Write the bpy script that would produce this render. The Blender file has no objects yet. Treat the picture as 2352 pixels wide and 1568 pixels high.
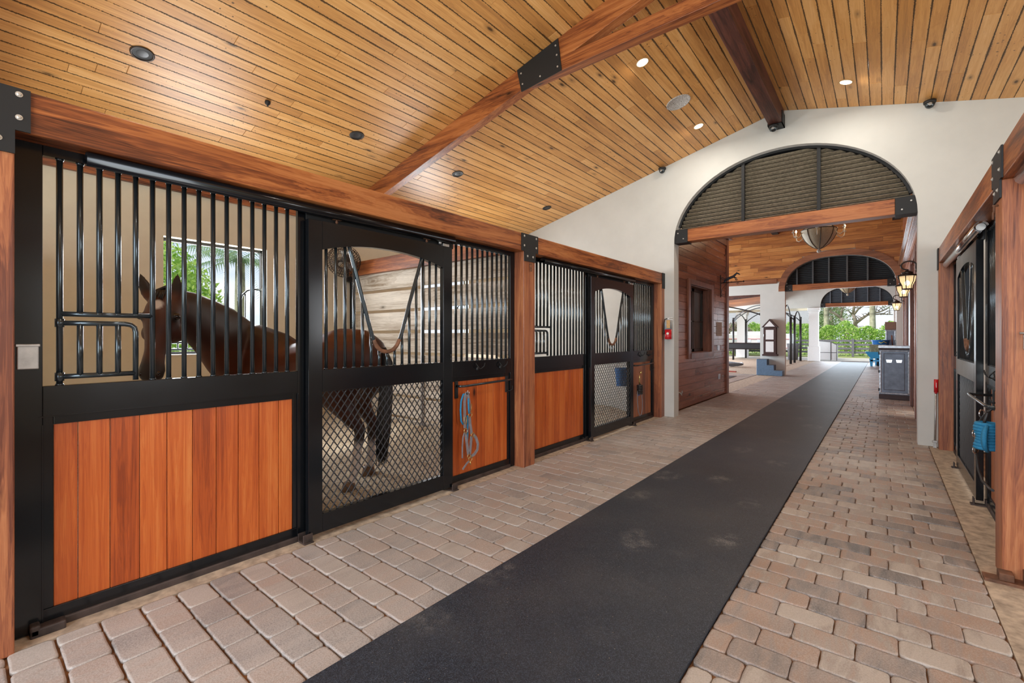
import bpy, bmesh, math, random
from mathutils import Vector, Matrix
from math import sin, cos, pi, sqrt
random.seed(11)
D = bpy.data
SC = bpy.context.scene
COL = SC.collection
# ------------------------------------------------------------------ camera
YAW = 39.257
cam = D.objects.new('camera', D.cameras.new('camera'))
COL.objects.link(cam)
cam.location = (0, 0, 1.374)
cam.rotation_euler = (pi/2, 0, math.radians(YAW))
cam.data.sensor_width = 36
cam.data.lens = 1045/2352*36
cam.data.shift_y = -12/2352
cam.data.clip_start = .02
cam.data.clip_end = 500
SC.camera = cam
# ------------------------------------------------------------------ colour management
SC.view_settings.view_transform = 'Standard'
SC.view_settings.look = 'None'
SC.view_settings.gamma = 1
SC.view_settings.exposure = 0.12
SC.view_settings.use_curve_mapping = False

# ------------------------------------------------------------------ node helper
class NT:
    def __init__(s, tree): s.t = tree; s.n = tree.nodes; s.l = tree.links
    def node(s, typ, ins=None, **kw):
        nd = s.n.new(typ)
        for k, v in kw.items(): setattr(nd, k, v)
        if ins:
            for k, v in ins.items():
                if hasattr(v, 'is_linked') or isinstance(v, bpy.types.NodeSocket): s.l.new(v, nd.inputs[k])
                else: nd.inputs[k].default_value = v
        return nd
    def math(s, op, a, b=0.0, c=None, clamp=False):
        ins = {0: a, 1: b}
        if c is not None: ins[2] = c
        return s.node('ShaderNodeMath', ins, operation=op, use_clamp=clamp).outputs[0]
    def mix(s, f, a, b, mode='MIX'):
        nd = s.n.new('ShaderNodeMix'); nd.data_type = 'RGBA'; nd.blend_type = mode
        for i, v in ((0, f), (6, a), (7, b)):
            if isinstance(v, bpy.types.NodeSocket): s.l.new(v, nd.inputs[i])
            else: nd.inputs[i].default_value = v if i == 0 else (tuple(v)+(1,))[:4]
        return nd.outputs[2]
    def ramp(s, f, stops, interp='LINEAR'):
        nd = s.n.new('ShaderNodeValToRGB'); nd.color_ramp.interpolation = interp
        e = nd.color_ramp.elements
        while len(e) < len(stops): e.new(.5)
        for k, (p, c) in enumerate(stops):
            e[k].position = p; e[k].color = (tuple(c)+(1,))[:4] if not isinstance(c, (int, float)) else (c, c, c, 1)
        s.l.new(f, nd.inputs[0]); return nd.outputs[0]
    def noise(s, vec, scale, detail=4, rough=.5, dist=0):
        return s.node('ShaderNodeTexNoise', {'Vector': vec, 'Scale': scale, 'Detail': detail, 'Roughness': rough, 'Distortion': dist}).outputs[0]
    def mapping(s, vec, scale=(1, 1, 1), loc=(0, 0, 0)):
        return s.node('ShaderNodeMapping', {'Vector': vec, 'Scale': scale, 'Location': loc}).outputs[0]
    def coord(s, which='Object'): return s.n.new('ShaderNodeTexCoord').outputs[which]
    def bump(s, h, strength=.3, dist=.01):
        return s.node('ShaderNodeBump', {'Height': h, 'Strength': strength, 'Distance': dist}).outputs[0]

def material(name):
    m = D.materials.new(name); m.use_nodes = True
    nt = NT(m.node_tree); b = m.node_tree.nodes['Principled BSDF']
    return m, nt, b
def setin(nt, b, **kw):
    for k, v in kw.items():
        k = k.replace('_', ' ')
        if isinstance(v, bpy.types.NodeSocket): nt.l.new(v, b.inputs[k])
        else: b.inputs[k].default_value = (tuple(v)+(1,))[:4] if isinstance(v, (tuple, list)) else v

# ------------------------------------------------------------------ world: hazy bright sky with soft clouds
w = D.worlds.new('sky'); SC.world = w; w.use_nodes = True
wn = NT(w.node_tree); bg = w.node_tree.nodes['Background']
g = wn.coord('Generated')
sep = wn.node('ShaderNodeSeparateXYZ', {0: g})
hz = wn.ramp(sep.outputs[2], [(0, (.78, .85, .96)), (.25, (.56, .70, .94)), (1, (.40, .57, .90))])
cl = wn.noise(wn.mapping(g, (1.6, 1.6, 5)), 3.2, 6, .55)
clm = wn.ramp(cl, [(.40, 0), (.60, 1)])
sky = wn.mix(clm, hz, (.86, .90, .97))
wn.l.new(sky, bg.inputs[0]); bg.inputs[1].default_value = 1.08
# sun (high, hazy) for the yard outside
sun = D.objects.new('sun', D.lights.new('sun', 'SUN')); COL.objects.link(sun)
sun.data.energy = 3.2; sun.data.angle = .12; sun.data.color = (1, .96, .88)
sun.rotation_euler = Vector((.55, .42, -.72)).to_track_quat('-Z', 'Y').to_euler()
def area(name, loc, rot, sx, sy, energy, col=(1, 1, 1)):
    l = D.lights.new(name, 'AREA'); l.shape = 'RECTANGLE'; l.size = sx; l.size_y = sy
    l.energy = energy; l.color = col
    o = D.objects.new(name, l); COL.objects.link(o); o.location = loc; o.rotation_euler = rot
    return o
# daylight entering through the barn's open end behind the camera, the stall windows and the open bays
area('daylight_barn_end', (-1.2, -2.9, 1.9), (pi/2, 0, 0), 3.4, 3.2, 260, (.86, .93, 1))
area('daylight_stall_window', (-6.5, 2.06, 1.85), (0, -pi/2, 0), 1.3, 1.0, 88, (.93, .96, 1))
area('daylight_far_stall_window', (-6.5, 5.9, 1.85), (0, -pi/2, 0), 1.3, 1.1, 110, (.93, .96, 1))
area('daylight_near_stall_window', (-6.5, -1.7, 1.85), (0, -pi/2, 0), 1.3, 1.1, 40, (.93, .96, 1))
area('daylight_right_stall_window', (4.1, 5.9, 1.85), (0, pi/2, 0), 1.3, 1.1, 60, (.93, .96, 1))
area('daylight_right_near_window', (4.1, 2.0, 1.85), (0, pi/2, 0), 1.3, 1.1, 60, (.93, .96, 1))
area('daylight_side_bay', (-9.5, 15.2, 1.8), (0, -pi/2, 0), 3.0, 6.0, 760, (.82, .91, 1))
area('daylight_far_bay', (-9.0, 24.5, 1.8), (0, -pi/2, 0), 3.0, 9.0, 1000, (.82, .91, 1))
l_ = D.lights.new('office_fill', 'POINT'); l_.energy = 80; l_.shadow_soft_size = .2; o_ = D.objects.new('office_fill', l_); COL.objects.link(o_); o_.location = (-4.6, 10, 2.4)  # fill light added inside the office to brighten its window panes
area('daylight_far_end', (-1.2, 30.6, 1.6), (-pi/2, 0, 0), 3.0, 2.8, 130, (.78, .89, 1))

# ------------------------------------------------------------------ mesh builder
class MB:
    def __init__(s): s.bm = bmesh.new(); s.uv = None; s.att = None
    def box(s, x0, x1, y0, y1, z0, z1, bev=0):
        x0, x1 = sorted((x0, x1)); y0, y1 = sorted((y0, y1)); z0, z1 = sorted((z0, z1))
        vs = [s.bm.verts.new(p) for p in ((x0,y0,z0),(x1,y0,z0),(x1,y1,z0),(x0,y1,z0),(x0,y0,z1),(x1,y0,z1),(x1,y1,z1),(x0,y1,z1))]
        fs = [s.bm.faces.new([vs[i] for i in f]) for f in ((0,3,2,1),(4,5,6,7),(0,1,5,4),(1,2,6,5),(2,3,7,6),(3,0,4,7))]
        if bev > 0:
            es = {e for f in fs for e in f.edges}
            bmesh.ops.bevel(s.bm, geom=list(es), offset=bev, segments=2, affect='EDGES', profile=.5)
        return s
    def tube(s, pts, r, seg=10, cap=True, closed=False, flat=1.0):
        pts = [Vector(p) for p in pts]; n = len(pts); rings = []
        prev = None
        for i, p in enumerate(pts):
            if closed: d = pts[(i+1) % n]-pts[i-1]
            else: d = pts[min(i+1, n-1)]-pts[max(i-1, 0)]
            d.normalize()
            if prev is None:
                up = Vector((0, 0, 1)) if abs(d.z) < .9 else Vector((1, 0, 0))
                u = d.cross(up).normalized()
            else:
                u = (prev-d*prev.dot(d)).normalized()
            prev = u; v = d.cross(u)
            rr = r[i] if isinstance(r, (list, tuple)) else r
            ra, rb = (rr if isinstance(rr, (list, tuple)) else (rr, rr*flat))
            rings.append([s.bm.verts.new(p+u*ra*cos(2*pi*k/seg)+v*rb*sin(2*pi*k/seg)) for k in range(seg)])
        m = n if closed else n-1
        for i in range(m):
            a, b = rings[i], rings[(i+1) % n]
            for k in range(seg):
                f = s.bm.faces.new((a[k], a[(k+1) % seg], b[(k+1) % seg], b[k])); f.smooth = True
        if cap and not closed:
            s.bm.faces.new(rings[0][::-1]); s.bm.faces.new(rings[-1])
        return s
    def lathe(s, prof, c=(0, 0, 0), seg=24, axis='Z', cap=True, smooth=True):
        c = Vector(c); rings = []
        for r, h in prof:
            ring = []
            for k in range(seg):
                a = 2*pi*k/seg
                if axis == 'Z': p = Vector((r*cos(a), r*sin(a), h))
                elif axis == 'X': p = Vector((h, r*cos(a), r*sin(a)))
                else: p = Vector((r*cos(a), h, r*sin(a)))
                ring.append(s.bm.verts.new(c+p))
            rings.append(ring)
        for a, b in zip(rings, rings[1:]):
            for k in range(seg):
                f = s.bm.faces.new((a[k], a[(k+1) % seg], b[(k+1) % seg], b[k])); f.smooth = smooth
        if cap:
            if prof[0][0] > 1e-5: s.bm.faces.new(rings[0])
            if prof[-1][0] > 1e-5: s.bm.faces.new(rings[-1])
        return s
    def ball(s, c, r, seg=12, sc=(1, 1, 1)):
        m = Matrix.Translation(c) @ Matrix.Diagonal((r*sc[0], r*sc[1], r*sc[2], 1))
        o = bmesh.ops.create_uvsphere(s.bm, u_segments=seg, v_segments=max(6, seg//2+2), radius=1, matrix=m)
        for v in o['verts']:
            for f in v.link_faces: f.smooth = True
        return s
    def prism(s, poly, f0, f1):
        """poly: list of 2-d points; f0,f1 map a 2-d point to 3-d for the two caps"""
        a = [s.bm.verts.new(f0(p)) for p in poly]; b = [s.bm.verts.new(f1(p)) for p in poly]
        n = len(poly)
        s.bm.faces.new(a[::-1]); s.bm.faces.new(b)
        for i in range(n): s.bm.faces.new((a[i], a[(i+1) % n], b[(i+1) % n], b[i]))
        return s
    def quad(s, *p):
        return s.bm.faces.new([s.bm.verts.new(q) for q in p])
    def xz(s, poly, y0, y1): return s.prism(poly, lambda p: (p[0], y0, p[1]), lambda p: (p[0], y1, p[1]))
    def yz(s, poly, x0, x1): return s.prism(poly, lambda p: (x0, p[0], p[1]), lambda p: (x1, p[0], p[1]))
    def transform(s, m): bmesh.ops.transform(s.bm, matrix=m, verts=s.bm.verts); return s

def wpos(o):
    v = Vector((0, 0, 0))
    while o is not None: v = v+o.location; o = o.parent
    return v
def obj(name, mb, mat, parent=None, origin=None, smooth=False, recalc=True, bevel=0):
    bm = mb.bm if isinstance(mb, MB) else mb
    if recalc: bmesh.ops.recalc_face_normals(bm, faces=bm.faces)
    if parent is not None: org = wpos(parent)
    elif origin is not None: org = Vector(origin)
    else:
        xs = [v.co.x for v in bm.verts]; ys = [v.co.y for v in bm.verts]; zs = [v.co.z for v in bm.verts]
        org = Vector(((min(xs)+max(xs))/2, (min(ys)+max(ys))/2, min(zs)))
    bmesh.ops.translate(bm, vec=-org, verts=bm.verts)
    me = D.meshes.new(name); bm.to_mesh(me); bm.free()
    me.materials.append(mat)
    if smooth:
        for p in me.polygons: p.use_smooth = True
    o = D.objects.new(name, me); COL.objects.link(o)
    if parent is not None: o.parent = parent
    else: o.location = org
    if bevel:
        md = o.modifiers.new('bevel', 'BEVEL'); md.width = bevel; md.segments = 2; md.limit_method = 'ANGLE'
        md.harden_normals = False
    return o
def tag(o, label, cat, group=None, kind=None):
    o['label'] = label; o['category'] = cat
    if group: o['group'] = group
    if kind: o['kind'] = kind
    return o
def thing(name, loc, label, cat, group=None):
    o = D.objects.new(name, None); COL.objects.link(o); o.location = loc; o.empty_display_size = .1
    return tag(o, label, cat, group)
def struct(o, label=None):
    o['kind'] = 'structure'
    if label: o['label'] = label
    return o
def copy_tree(o, parent=None, loc=None, rot=None):
    c = o.copy(); COL.objects.link(c)
    if parent is not None: c.parent = parent
    if loc is not None: c.location = loc
    if rot is not None: c.rotation_euler = rot
    for ch in list(o.children): copy_tree(ch, c)
    return c

# ------------------------------------------------------------------ materials
def wood(name, stops, axis='Z', rough=.38, knots=.5, scale=1.0, spec=.5, streak=(.25, 9), uv=False, edge=0, bump=.12, coat=0, varamp=.25, rnd=False, con=1.75):
    m, nt, b = material(name)
    base = nt.coord('UV' if uv else 'Object')
    if not uv:
        oi = nt.n.new('ShaderNodeObjectInfo').outputs['Random']
        base = nt.node('ShaderNodeVectorMath', {0: base, 1: nt.node('ShaderNodeCombineXYZ', {0: nt.math('MULTIPLY', oi, 37.), 1: nt.math('MULTIPLY', oi, 91.), 2: nt.math('MULTIPLY', oi, 53.)}).outputs[0]}, operation='ADD').outputs[0]
    r = None
    raw = base
    if rnd:
        at = nt.node('ShaderNodeAttribute', attribute_name='rnd'); r = at.outputs['Fac']
        off = nt.node('ShaderNodeCombineXYZ', {0: nt.math('MULTIPLY', r, 71.), 1: nt.math('MULTIPLY', r, 33.), 2: nt.math('MULTIPLY', r, 17.)}).outputs[0]
        base = nt.node('ShaderNodeVectorMath', {0: base, 1: off}, operation='ADD').outputs[0]
    ax = {'X': 0, 'Y': 1, 'Z': 2}[axis] if not uv else 0
    a, c = streak
    sc = [c*scale]*3; sc[ax] = a*scale*2
    mp = nt.mapping(base, tuple(sc))
    n1 = nt.noise(mp, 1.6, 7, .62, 1.2)
    sc2 = [c*scale*5]*3; sc2[ax] = a*scale*5
    n2 = nt.noise(nt.mapping(base, tuple(sc2)), 2.0, 3, .6, .3)
    sc3 = [1.6*scale]*3; sc3[ax] = .5*scale
    n3 = nt.noise(nt.mapping(base, tuple(sc3)), 1.3, 3, .5, .4)
    f = nt.math('ADD', nt.math('MULTIPLY', n1, .55), nt.math('MULTIPLY', n3, .45))
    # cathedral grain rings
    wv = nt.math('SINE', nt.math('MULTIPLY', nt.math('ADD', n1, nt.math('MULTIPLY', n3, 1.4)), 60.))
    f = nt.math('ADD', f, nt.math('MULTIPLY', wv, .028))
    f = nt.math('ADD', f, nt.math('MULTIPLY', nt.math('SUBTRACT', n2, .5), .22))
    f = nt.math('ADD', nt.math('MULTIPLY', nt.math('SUBTRACT', f, .5), con), .5)
    if r is not None: f = nt.math('ADD', f, nt.math('MULTIPLY', nt.math('SUBTRACT', r, .5), varamp))
    colr = nt.ramp(f, stops)
    if knots > 0:
        sk = [4.2*scale]*3; sk[ax] = 1.5*scale
        vo = nt.node('ShaderNodeTexVoronoi', {'Vector': nt.mapping(base, tuple(sk)), 'Scale': 1.3, 'Randomness': 1.0})
        k = nt.ramp(vo.outputs['Distance'], [(.045, 1), (.10, .35), (.2, 0)])
        pick = nt.ramp(nt.node('ShaderNodeSeparateColor', {0: vo.outputs['Color']}).outputs[0], [(1-knots-.01, 0), (1-knots, 1)])
        k = nt.math('MULTIPLY', k, pick)
        colr = nt.mix(k, colr, tuple(q*.22 for q in stops[0][1]))
    if edge:
        sp = nt.node('ShaderNodeSeparateXYZ', {0: raw})
        # UV: x metres along the plank, y metres across, z unused; width stored in attribute 'wid'
        wd = edge
        fy = nt.math('FRACT', nt.math('DIVIDE', sp.outputs[1], wd))
        ed = nt.math('MULTIPLY', nt.math('MINIMUM', fy, nt.math('SUBTRACT', 1.0, fy)), wd)
        fine = nt.noise(raw, 85, 2, .6); big = nt.noise(raw, 2.2, 3, .5)
        thr = nt.math('MULTIPLY', nt.math('SUBTRACT', nt.math('ADD', fine, nt.math('MULTIPLY', big, .8)), .62), .023)
        dm = nt.math('LESS_THAN', ed, thr)
        colr = nt.mix(nt.math('MULTIPLY', dm, .82), colr, (.03, .017, .009))
        # fly specks
        vs = nt.node('ShaderNodeTexVoronoi', {'Vector': raw, 'Scale': 16.})
        spk = nt.math('LESS_THAN', vs.outputs['Distance'], nt.math('MULTIPLY', nt.math('SUBTRACT', nt.noise(raw, 1.1, 2), .40), .55))
        colr = nt.mix(nt.math('MULTIPLY', spk, .75), colr, (.05, .025, .012))
    setin(nt, b, Base_Color=colr, Roughness=nt.math('ADD', rough-.06, nt.math('MULTIPLY', n1, .14)), Specular_IOR_Level=spec, Normal=nt.bump(nt.math('ADD', n2, n1), bump, .004), Coat_Weight=coat, Coat_Roughness=.25)
    return m
M = {}
PINE = [(.20, (.40, .18, .055)), (.42, (.58, .275, .078)), (.58, (.70, .36, .115)), (.80, (.80, .47, .19))]
M['ceil'] = wood('pine_ceiling_boards', PINE, uv=True, edge=.1216, rnd=True, rough=.38, spec=.36, knots=.55, varamp=.26, streak=(.35, 14), bump=.04, con=1.3)
RED = [(.22, (.055, .015, .006)), (.42, (.21, .056, .016)), (.58, (.38, .120, .032)), (.80, (.50, .19, .060))]
M['beamY'] = wood('stained_beam_wood', RED, 'Y', .36, knots=.55, con=2.3)
M['beamX'] = wood('stained_truss_wood', RED, 'X', .42, knots=.55)
M['post'] = wood('stained_post_wood', [(.28, (.13, .036, .018)), (.45, (.28, .088, .038)), (.6, (.40, .140, .055)), (.78, (.50, .21, .09))], 'Z', .40, knots=.25, streak=(.25, 13), con=1.9)
M['ridge'] = wood('dark_ridge_wood', [(.3, (.035, .012, .010)), (.5, (.09, .028, .018)), (.7, (.15, .05, .03))], 'Y', .5)
M['tongue'] = wood('orange_stall_boards', [(.26, (.24, .040, .007)), (.44, (.43, .080, .012)), (.58, (.54, .120, .020)), (.78, (.64, .20, .045))], 'Z', .34, knots=.14, rnd=True, varamp=.16, streak=(.22, 17), con=1.35)
M['tongue2'] = wood('brown_stall_boards', [(.30, (.15, .045, .020)), (.45, (.27, .085, .032)), (.58, (.36, .125, .05)), (.75, (.45, .18, .08))], 'Z', .34, knots=.14, rnd=True, varamp=.2, streak=(.22, 17), con=1.35)
M['clad'] = wood('dark_red_cladding', [(.28, (.15, .045, .024)), (.45, (.24, .080, .042)), (.6, (.33, .12, .065)), (.75, (.42, .18, .11))], uv=True, rough=.24, rnd=True, varamp=.25, con=1.0, knots=.1, edge=.0)
M['gable'] = wood('orange_gable_boards', [(.28, (.16, .045, .012)), (.45, (.36, .125, .030)), (.58, (.50, .20, .05)), (.75, (.58, .27, .09))], uv=True, rough=.4, rnd=True, varamp=.22, knots=.35, con=1.2)
M['trimZ'] = wood('red_trim_wood', [(.28, (.10, .028, .014)), (.5, (.22, .07, .032)), (.75, (.34, .13, .07))], 'Z', .4, knots=.1)
M['planks'] = wood('weathered_grey_planks', [(.28, (.26, .20, .14)), (.45, (.48, .42, .34)), (.6, (.62, .57, .49)), (.78, (.72, .66, .56))], 'X', .8, knots=.4, spec=.2)
M['archtrim'] = wood('arch_trim_wood', [(.28, (.13, .042, .018)), (.5, (.26, .095, .04)), (.75, (.36, .15, .07))], 'X', .4, knots=.2)

def plain(name, col, rough=.5, metal=0, var=.0, spec=.5, scale=20, bump=0, coat=0):
    m, nt, b = material(name)
    c = col
    if var:
        n = nt.noise(nt.coord(), scale, 5, .6)
        c = nt.mix(nt.ramp(n, [(.3, 0), (.7, 1)]), tuple(q*(1-var) for q in col), tuple(min(1, q*(1+var)) for q in col))
    setin(nt, b, Base_Color=c, Roughness=rough, Metallic=metal, Specular_IOR_Level=spec, Coat_Weight=coat)
    if bump: setin(nt, b, Normal=nt.bump(nt.noise(nt.coord(), scale*4, 4), bump, .003))
    return m
def steel(name, col, rough):
    m, nt, b = material(name)
    co = nt.coord(); n = nt.noise(co, 3.5, 5, .6)
    vs = nt.node('ShaderNodeTexVoronoi', {'Vector': co, 'Scale': 60.})
    spk = nt.math('LESS_THAN', vs.outputs['Distance'], nt.math('MULTIPLY', nt.math('SUBTRACT', nt.noise(co, 2.2, 2), .50), .16))
    c = nt.mix(nt.math('MULTIPLY', spk, .25), nt.mix(n, tuple(q*.7 for q in col), tuple(q*1.4 for q in col)), (.35, .35, .36))
    setin(nt, b, Base_Color=c, Roughness=nt.math('ADD', rough, nt.math('MULTIPLY', n, .10)), Specular_IOR_Level=.45)
    return m
M['steel'] = steel('black_powder_coated_steel', (.0045, .0055, .007), .13)
M['bar'] = plain('black_gloss_bar', (.06, .075, .085), .20, metal=.75, spec=.6)
M['plate'] = steel('black_steel_plate', (.010, .011, .012), .5)
M['bolt'] = plain('zinc_bolt', (.62, .60, .55), .4, metal=.6)
M['rust'] = plain('rusty_steel', (.16, .07, .035), .7, var=.6, scale=14, bump=.4)
M['rustyblack'] = plain('worn_black_steel', (.045, .03, .025), .6, var=.7, scale=9, bump=.3)
M['mesh'] = plain('black_wire_mesh', (.02, .022, .026), .35, spec=.5)
M['gray_metal'] = plain('grey_metal', (.45, .44, .42), .4, metal=.7, var=.15)
M['chrome'] = plain('bright_metal', (.75, .76, .78), .18, metal=1.0)
M['brass'] = plain('brass', (.62, .45, .18), .3, metal=.9)
M['conc'] = plain('sandy_concrete', (.42, .33, .24), .9, var=.38, scale=16, bump=.5)
M['stucco'] = plain('cream_stucco', (.63, .635, .60), .85, var=.035, scale=3, bump=.12)
M['stucco2'] = plain('warm_cream_stall_wall', (.66, .60, .46), .8, var=.05, scale=4, bump=.1)
M['white'] = plain('white_paint', (.85, .86, .85), .6, var=.03)
M['black'] = plain('matt_black', (.012, .012, .013), .6)
M['louv'] = plain('louvre_black', (.050, .056, .062), .4, var=.2)
M['mud'] = plain('dark_bronze', (.035, .022, .015), .4, metal=.4)
M['blue'] = plain('blue_plastic', (.05, .33, .62), .4, var=.08)
M['dblue'] = plain('dark_blue_plastic', (.02, .13, .38), .4, var=.1)
M['slate'] = plain('slate_blue_rubber', (.10, .17, .26), .6, var=.15)
M['halter'] = plain('grey_leather', (.22, .21, .23), .55, var=.2)
M['dleather'] = plain('black_leather', (.02, .018, .018), .45, var=.2)
M['bluerope'] = plain('bright_blue_rope', (.015, .20, .38), .7, var=.25, scale=120, bump=.6)
M['red'] = plain('red_paint', (.55, .012, .02), .25)
M['tagpaper'] = plain('tan_paper_tag', (.62, .38, .16), .8, var=.2, scale=60)
M['label'] = plain('grey_label', (.36, .40, .44), .4)
M['labelw'] = plain('white_label', (.85, .87, .8), .5)
M['green'] = plain('green_print', (.2, .5, .1), .5)
M['galv'] = plain('galvanised_sheet', (.58, .62, .66), .35, metal=.55, var=.25, scale=16)
M['locker'] = plain('blue_grey_steel', (.17, .205, .26), .38, metal=.25, var=.25, scale=7)
M['dkbrown'] = plain('dark_brown_base', (.055, .025, .022), .5, var=.2)
M['roofgrey'] = plain('grey_metal_roof', (.50, .50, .50), .6, var=.1)
M['fence'] = plain('weathered_black_fence', (.16, .155, .165), .7, var=.35)
M['bark'] = plain('oak_bark', (.26, .22, .17), .9, var=.4, scale=9, bump=.5)
M['palmbark'] = plain('palm_bark', (.40, .38, .26), .9, var=.75, scale=2.2, bump=.4)
M['hose'] = plain('grey_hose', (.18, .19, .21), .5, var=.2)
M['rubberblk'] = plain('black_rubber_tube', (.018, .018, .02), .4)

def emit(name, col, s):
    m, nt, b = material(name)
    setin(nt, b, Base_Color=col, Emission_Color=col, Emission_Strength=s); return m
M['lamp'] = emit('warm_lamp', (1, .86, .62), 9)
M['flame'] = emit('candle_bulb', (1, .75, .42), 30)
def glassy(name, col, rough=.05, emis=0):
    m, nt, b = material(name)
    setin(nt, b, Base_Color=col, Roughness=rough, Transmission_Weight=.85, IOR=1.1, Emission_Color=(1, .72, .38), Emission_Strength=emis)
    return m
M['lampglass'] = glassy('seeded_lamp_glass', (1, .85, .66), .35, .45)
def winglass():
    m, nt, b = material('dark_window_glass')
    tr = nt.node('ShaderNodeBsdfTransparent', {'Color': (.75, .8, .8, 1)})
    setin(nt, b, Base_Color=(.02, .03, .03), Roughness=.04, Specular_IOR_Level=.9)
    mx = nt.node('ShaderNodeMixShader', {0: .45, 1: b.outputs[0], 2: tr.outputs[0]})
    nt.l.new(mx.outputs[0], nt.n['Material Output'].inputs[0]); return m
M['winglass'] = winglass()

def paver():
    m, nt, b = material('tumbled_clay_pavers')
    r = nt.node('ShaderNodeAttribute', attribute_name='rnd').outputs['Fac']
    co = nt.coord()
    off = nt.node('ShaderNodeCombineXYZ', {0: nt.math('MULTIPLY', r, 31.), 1: nt.math('MULTIPLY', r, 57.)}).outputs[0]
    v = nt.node('ShaderNodeVectorMath', {0: co, 1: off}, operation='ADD').outputs[0]
    n = nt.noise(nt.mapping(v, (11, 2.5, 1)), 1.2, 4, .6, .8)
    f = nt.math('ADD', nt.math('MULTIPLY', r, .62), nt.math('MULTIPLY', nt.math('SUBTRACT', n, .22), .95))
    c = nt.ramp(f, [(.16, (.12, .112, .108)), (.30, (.215, .185, .165)), (.46, (.30, .235, .195)), (.60, (.35, .235, .170)), (.74, (.32, .265, .22)), (.90, (.43, .37, .31))])
    # white scuffing: stronger beside the mat (tumbled, lime-stained)
    fine = nt.noise(co, 150, 3, .75); med = nt.noise(co, 1.5, 3, .6)
    sc = nt.ramp(nt.math('ADD', fine, nt.math('MULTIPLY', med, .55)), [(.72, 0), (.86, 1)])
    sxx = nt.node('ShaderNodeSeparateXYZ', {0: co}).outputs[0]
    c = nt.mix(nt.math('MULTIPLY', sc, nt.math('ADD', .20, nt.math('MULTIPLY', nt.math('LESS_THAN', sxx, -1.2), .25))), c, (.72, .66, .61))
    dk = nt.ramp(nt.noise(co, 210, 2, .5), [(.28, 1), (.40, 0)])
    c = nt.mix(nt.math('MULTIPLY', dk, .35), c, (.10, .07, .05))
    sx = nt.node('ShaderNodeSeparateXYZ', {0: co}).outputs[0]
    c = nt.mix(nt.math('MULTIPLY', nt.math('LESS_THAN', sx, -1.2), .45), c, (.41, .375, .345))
    setin(nt, b, Base_Color=c, Roughness=nt.math('ADD', .36, nt.math('MULTIPLY', n, .25)), Specular_IOR_Level=.6, Normal=nt.bump(nt.math('ADD', fine, nt.noise(co, 45, 4)), .22, .004))
    return m
M['paver'] = paver()
def jointsand():
    m, nt, b = material('rusty_joint_sand')
    n = nt.noise(nt.coord(), 6, 4)
    setin(nt, b, Base_Color=nt.ramp(n, [(.35, (.14, .060, .022)), (.65, (.30, .14, .055))]), Roughness=.95)
    return m
M['joint'] = jointsand()
def rubber():
    m, nt, b = material('worn_rubber_matting')
    co = nt.coord()
    fine = nt.noise(co, 240, 2, .7)
    med = nt.noise(co, 1.3, 4, .6)
    c = nt.ramp(fine, [(.33, (.005, .008, .014)), (.5, (.012, .018, .029)), (.68, (.065, .085, .115))])
    # faint dusty hoof scuffs: broken blotches
    vo = nt.node('ShaderNodeTexVoronoi', {'Vector': nt.mapping(co, (2.0, 1.5, 1)), 'Scale': 1.25, 'Randomness': 1.0})
    ring = nt.ramp(vo.outputs['Distance'], [(.08, .35), (.22, 1), (.38, 0)])
    pick = nt.ramp(nt.node('ShaderNodeSeparateColor', {0: vo.outputs['Color']}).outputs[0], [(.30, 0), (.95, 1)])
    br = nt.math('MULTIPLY', nt.ramp(nt.noise(co, 11, 6, .75), [(.44, 0), (.64, 1)]), nt.ramp(nt.noise(co, 130, 2, .7), [(.38, .15), (.6, 1)]))
    s = nt.math('MULTIPLY', nt.math('MULTIPLY', ring, pick), br)
    c = nt.mix(nt.math('MULTIPLY', s, .55), c, (.36, .34, .31))
    c = nt.mix(nt.math('MULTIPLY', nt.ramp(med, [(.45, 0), (.75, 1)]), .12), c, (.2, .18, .15))
    vs = nt.node('ShaderNodeTexVoronoi', {'Vector': co, 'Scale': 26.})
    c = nt.mix(nt.math('MULTIPLY', nt.math('LESS_THAN', vs.outputs['Distance'], .05), .6), c, (.5, .42, .3))
    setin(nt, b, Base_Color=c, Roughness=.50, Specular_IOR_Level=.5, Normal=nt.bump(fine, .3, .003))
    return m
M['rubber'] = rubber()
def shavings():
    m, nt, b = material('wood_shavings')
    co = nt.coord()
    a = nt.noise(nt.mapping(co, (1, 1.6, 1)), 30, 4, .8, 2.0); bb = nt.noise(co, 5, 4, .6)
    c = nt.ramp(a, [(.34, (.22, .12, .055)), (.45, (.62, .48, .30)), (.56, (.86, .79, .66)), (.75, (.95, .92, .84))])
    c = nt.mix(nt.ramp(bb, [(.52, 0), (.75, .55)]), c, (.33, .19, .09), 'MIX')
    setin(nt, b, Base_Color=c, Roughness=.95, Normal=nt.bump(a, 1.0, .03)); return m
M['shav'] = shavings()
def horsecoat():
    m, nt, b = material('bay_horse_coat')
    co = nt.coord(); sp = nt.node('ShaderNodeSeparateXYZ', {0: co}); z = sp.outputs[2]
    n = nt.noise(co, 2.0, 3, .5)
    c = nt.mix(nt.ramp(n, [(.35, 0), (.65, 1)]), (.038, .011, .007), (.105, .029, .011))
    # black points (tag layer "dark") and white markings (layer "white")
    dk = nt.node('ShaderNodeAttribute', attribute_name='dark').outputs['Fac']
    wh = nt.node('ShaderNodeAttribute', attribute_name='white').outputs['Fac']
    c = nt.mix(dk, c, (.018, .012, .010)); c = nt.mix(wh, c, (.62, .56, .52))
    h = nt.noise(nt.mapping(co, (40, 40, 8)), 4, 3)
    setin(nt, b, Base_Color=c, Roughness=.46, Specular_IOR_Level=.35, Normal=nt.bump(h, .05, .002)); return m
M['horse'] = horsecoat()
M['hair'] = plain('black_horse_hair', (.012, .010, .010), .45, var=.4, scale=60)
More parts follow.
